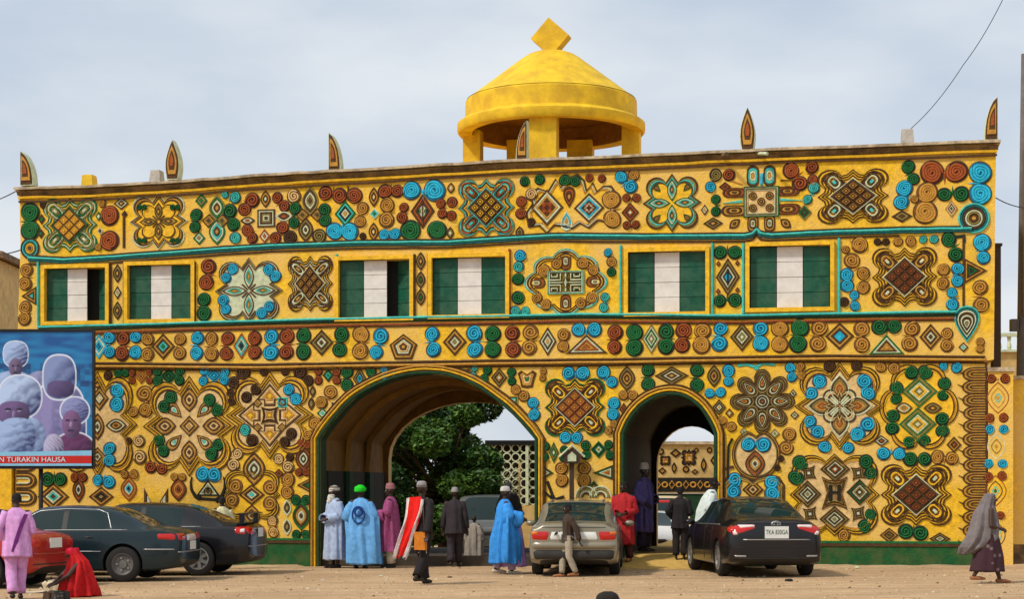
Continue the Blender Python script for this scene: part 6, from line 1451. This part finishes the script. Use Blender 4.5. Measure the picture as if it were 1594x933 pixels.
drape(root, 'veil', [(0, -.02*H, .998*H, .015*H, .02*H), (0, -.015*H, .985*H, .042*H, .055*H), (0, -.01*H, .945*H, .058*H, .068*H), (0, .015*H, .87*H, .072*H, .078*H), (0, .03*H, .78*H, .12*H, .115*H), (0, .035*H, .64*H, .14*H, .150*H), (0, .07*H, .50*H, .145*H, .175*H), (0, .14*H, .40*H, .12*H, .16*H), (0, .24*H, .32*H, .03*H, .08*H)], gv, .12, 9, 63)
shoes(P, shirt('tan_sandal', (.35, .14, .06)), 'walk')
# hollow for the face is in front of the veil: a small rim of cloth
# man behind the parked cars
P = person(346, 880, 0, 200, 'person in a cream shirt behind the spoiler of the black car on the left', 'stand', ('front', 'front'), skin=1, pos=(at(346, 800, 38.3).x, 38.3, gz(-6)), H=1.55); tunic(P, shirt('cream_shirt', (.60, .55, .32)), .40, ('front', 'front'), False, 71, w=1.25); trousers(P, DKB, 'stand'); hairs(P)
# ---- loose things on the ground
STN = mat('dark_stone', (.02, .018, .016), rough=.9, bump=.6)
def stone(u, v, r, h, label, m=STN, cat='stone', name='stone', seed=0):
    p, s = grd(u, v); b = MB(); R = []
    for i in range(1, 8):
        a = pi*i/8; R.append([(r*sin(a)*cos(t)*(1+.15*noise.noise(Vector((cos(t)*2, sin(t)*2, i*.5+seed)))), r*.7*sin(a)*sin(t), h*.5+h*.5*cos(a)) for t in [2*pi*k/14 for k in range(14)]])
    b.rows(R, m, True, True, True); b.build(name, None, p-Vector((0, 0, h*.15)), smooth=True, label=label, cat=cat)
stone(1228, 906, .075, .06, 'small black stone on the sand before the black car')
stone(946, 942, .17, .23, 'dark rounded lump at the bottom edge below the beige car', seed=3)
stone(700, 900, .05, .03, 'tiny brown pebble on the sand below the big arch', M['d'], 'pebble', 'pebble', 4)
stone(1335, 886, .055, .06, 'small pale stone at the foot of the green plinth', M['c'], seed=5)
stone(594, 898, .05, .03, 'small pale pebble on the sand before the robed group', M['c'], 'pebble', 'pebble', 6)
e = empty('torn_carton', grd(1296, 882)[0]+Vector((0, .5, 0)), .3, label='torn beige cardboard leaning on the wall behind the black car', cat='cardboard')
b = MB(); b.box(-.22, .22, -.01, .01, 0, .30, CRM, Matrix.Rotation(radians(-25), 4, 'Y') @ Matrix.Rotation(radians(12), 4, 'X')); b.build('flap', e); b = MB(); b.box(-.15, .2, .03, .05, .18, .46, CRM, Matrix.Rotation(radians(10), 4, 'X')); b.build('flap', e)
# pebbles and litter over the sand, finer than one can count
rnd = random.Random(12); b = MB(); pm_ = [mat('pebble_tan', (.36, .24, .12)), mat('pebble_brown', (.14, .085, .04)), mat('pebble_pale', (.55, .46, .33))]
for m in pm_: b.mi(m)
for k in range(5200):
    Y_ = rnd.uniform(25, 41); X_ = rnd.uniform(-.3, .3)*Y_; 
    if (Vector((X_, Y_))-B).dot(NB) > -.05: continue
    r_ = rnd.choice((.008, .01, .014, .02)) if rnd.random() < .93 else rnd.uniform(.02, .045); z_ = gz(X_)+.012*noise.noise(Vector((X_*.5, Y_*.5, 0)))
    j = len(b.v)
    for q in range(5): a = 2*pi*q/5+rnd.random(); b.v.append((X_+r_*cos(a), Y_+r_*sin(a), z_-.003))
    b.v.append((X_+r_*.2, Y_, z_+r_*.7)); mi_ = rnd.choice((0, 0, 1, 2))
    for q in range(5): b.f.append((j+q, j+(q+1) % 5, j+5)); b.m.append(mi_)
b.build('pebbles', kind='stuff', label='scattered pebbles and grit on the sandy forecourt', cat='gravel')
bpy.data.collections.remove(TMP)
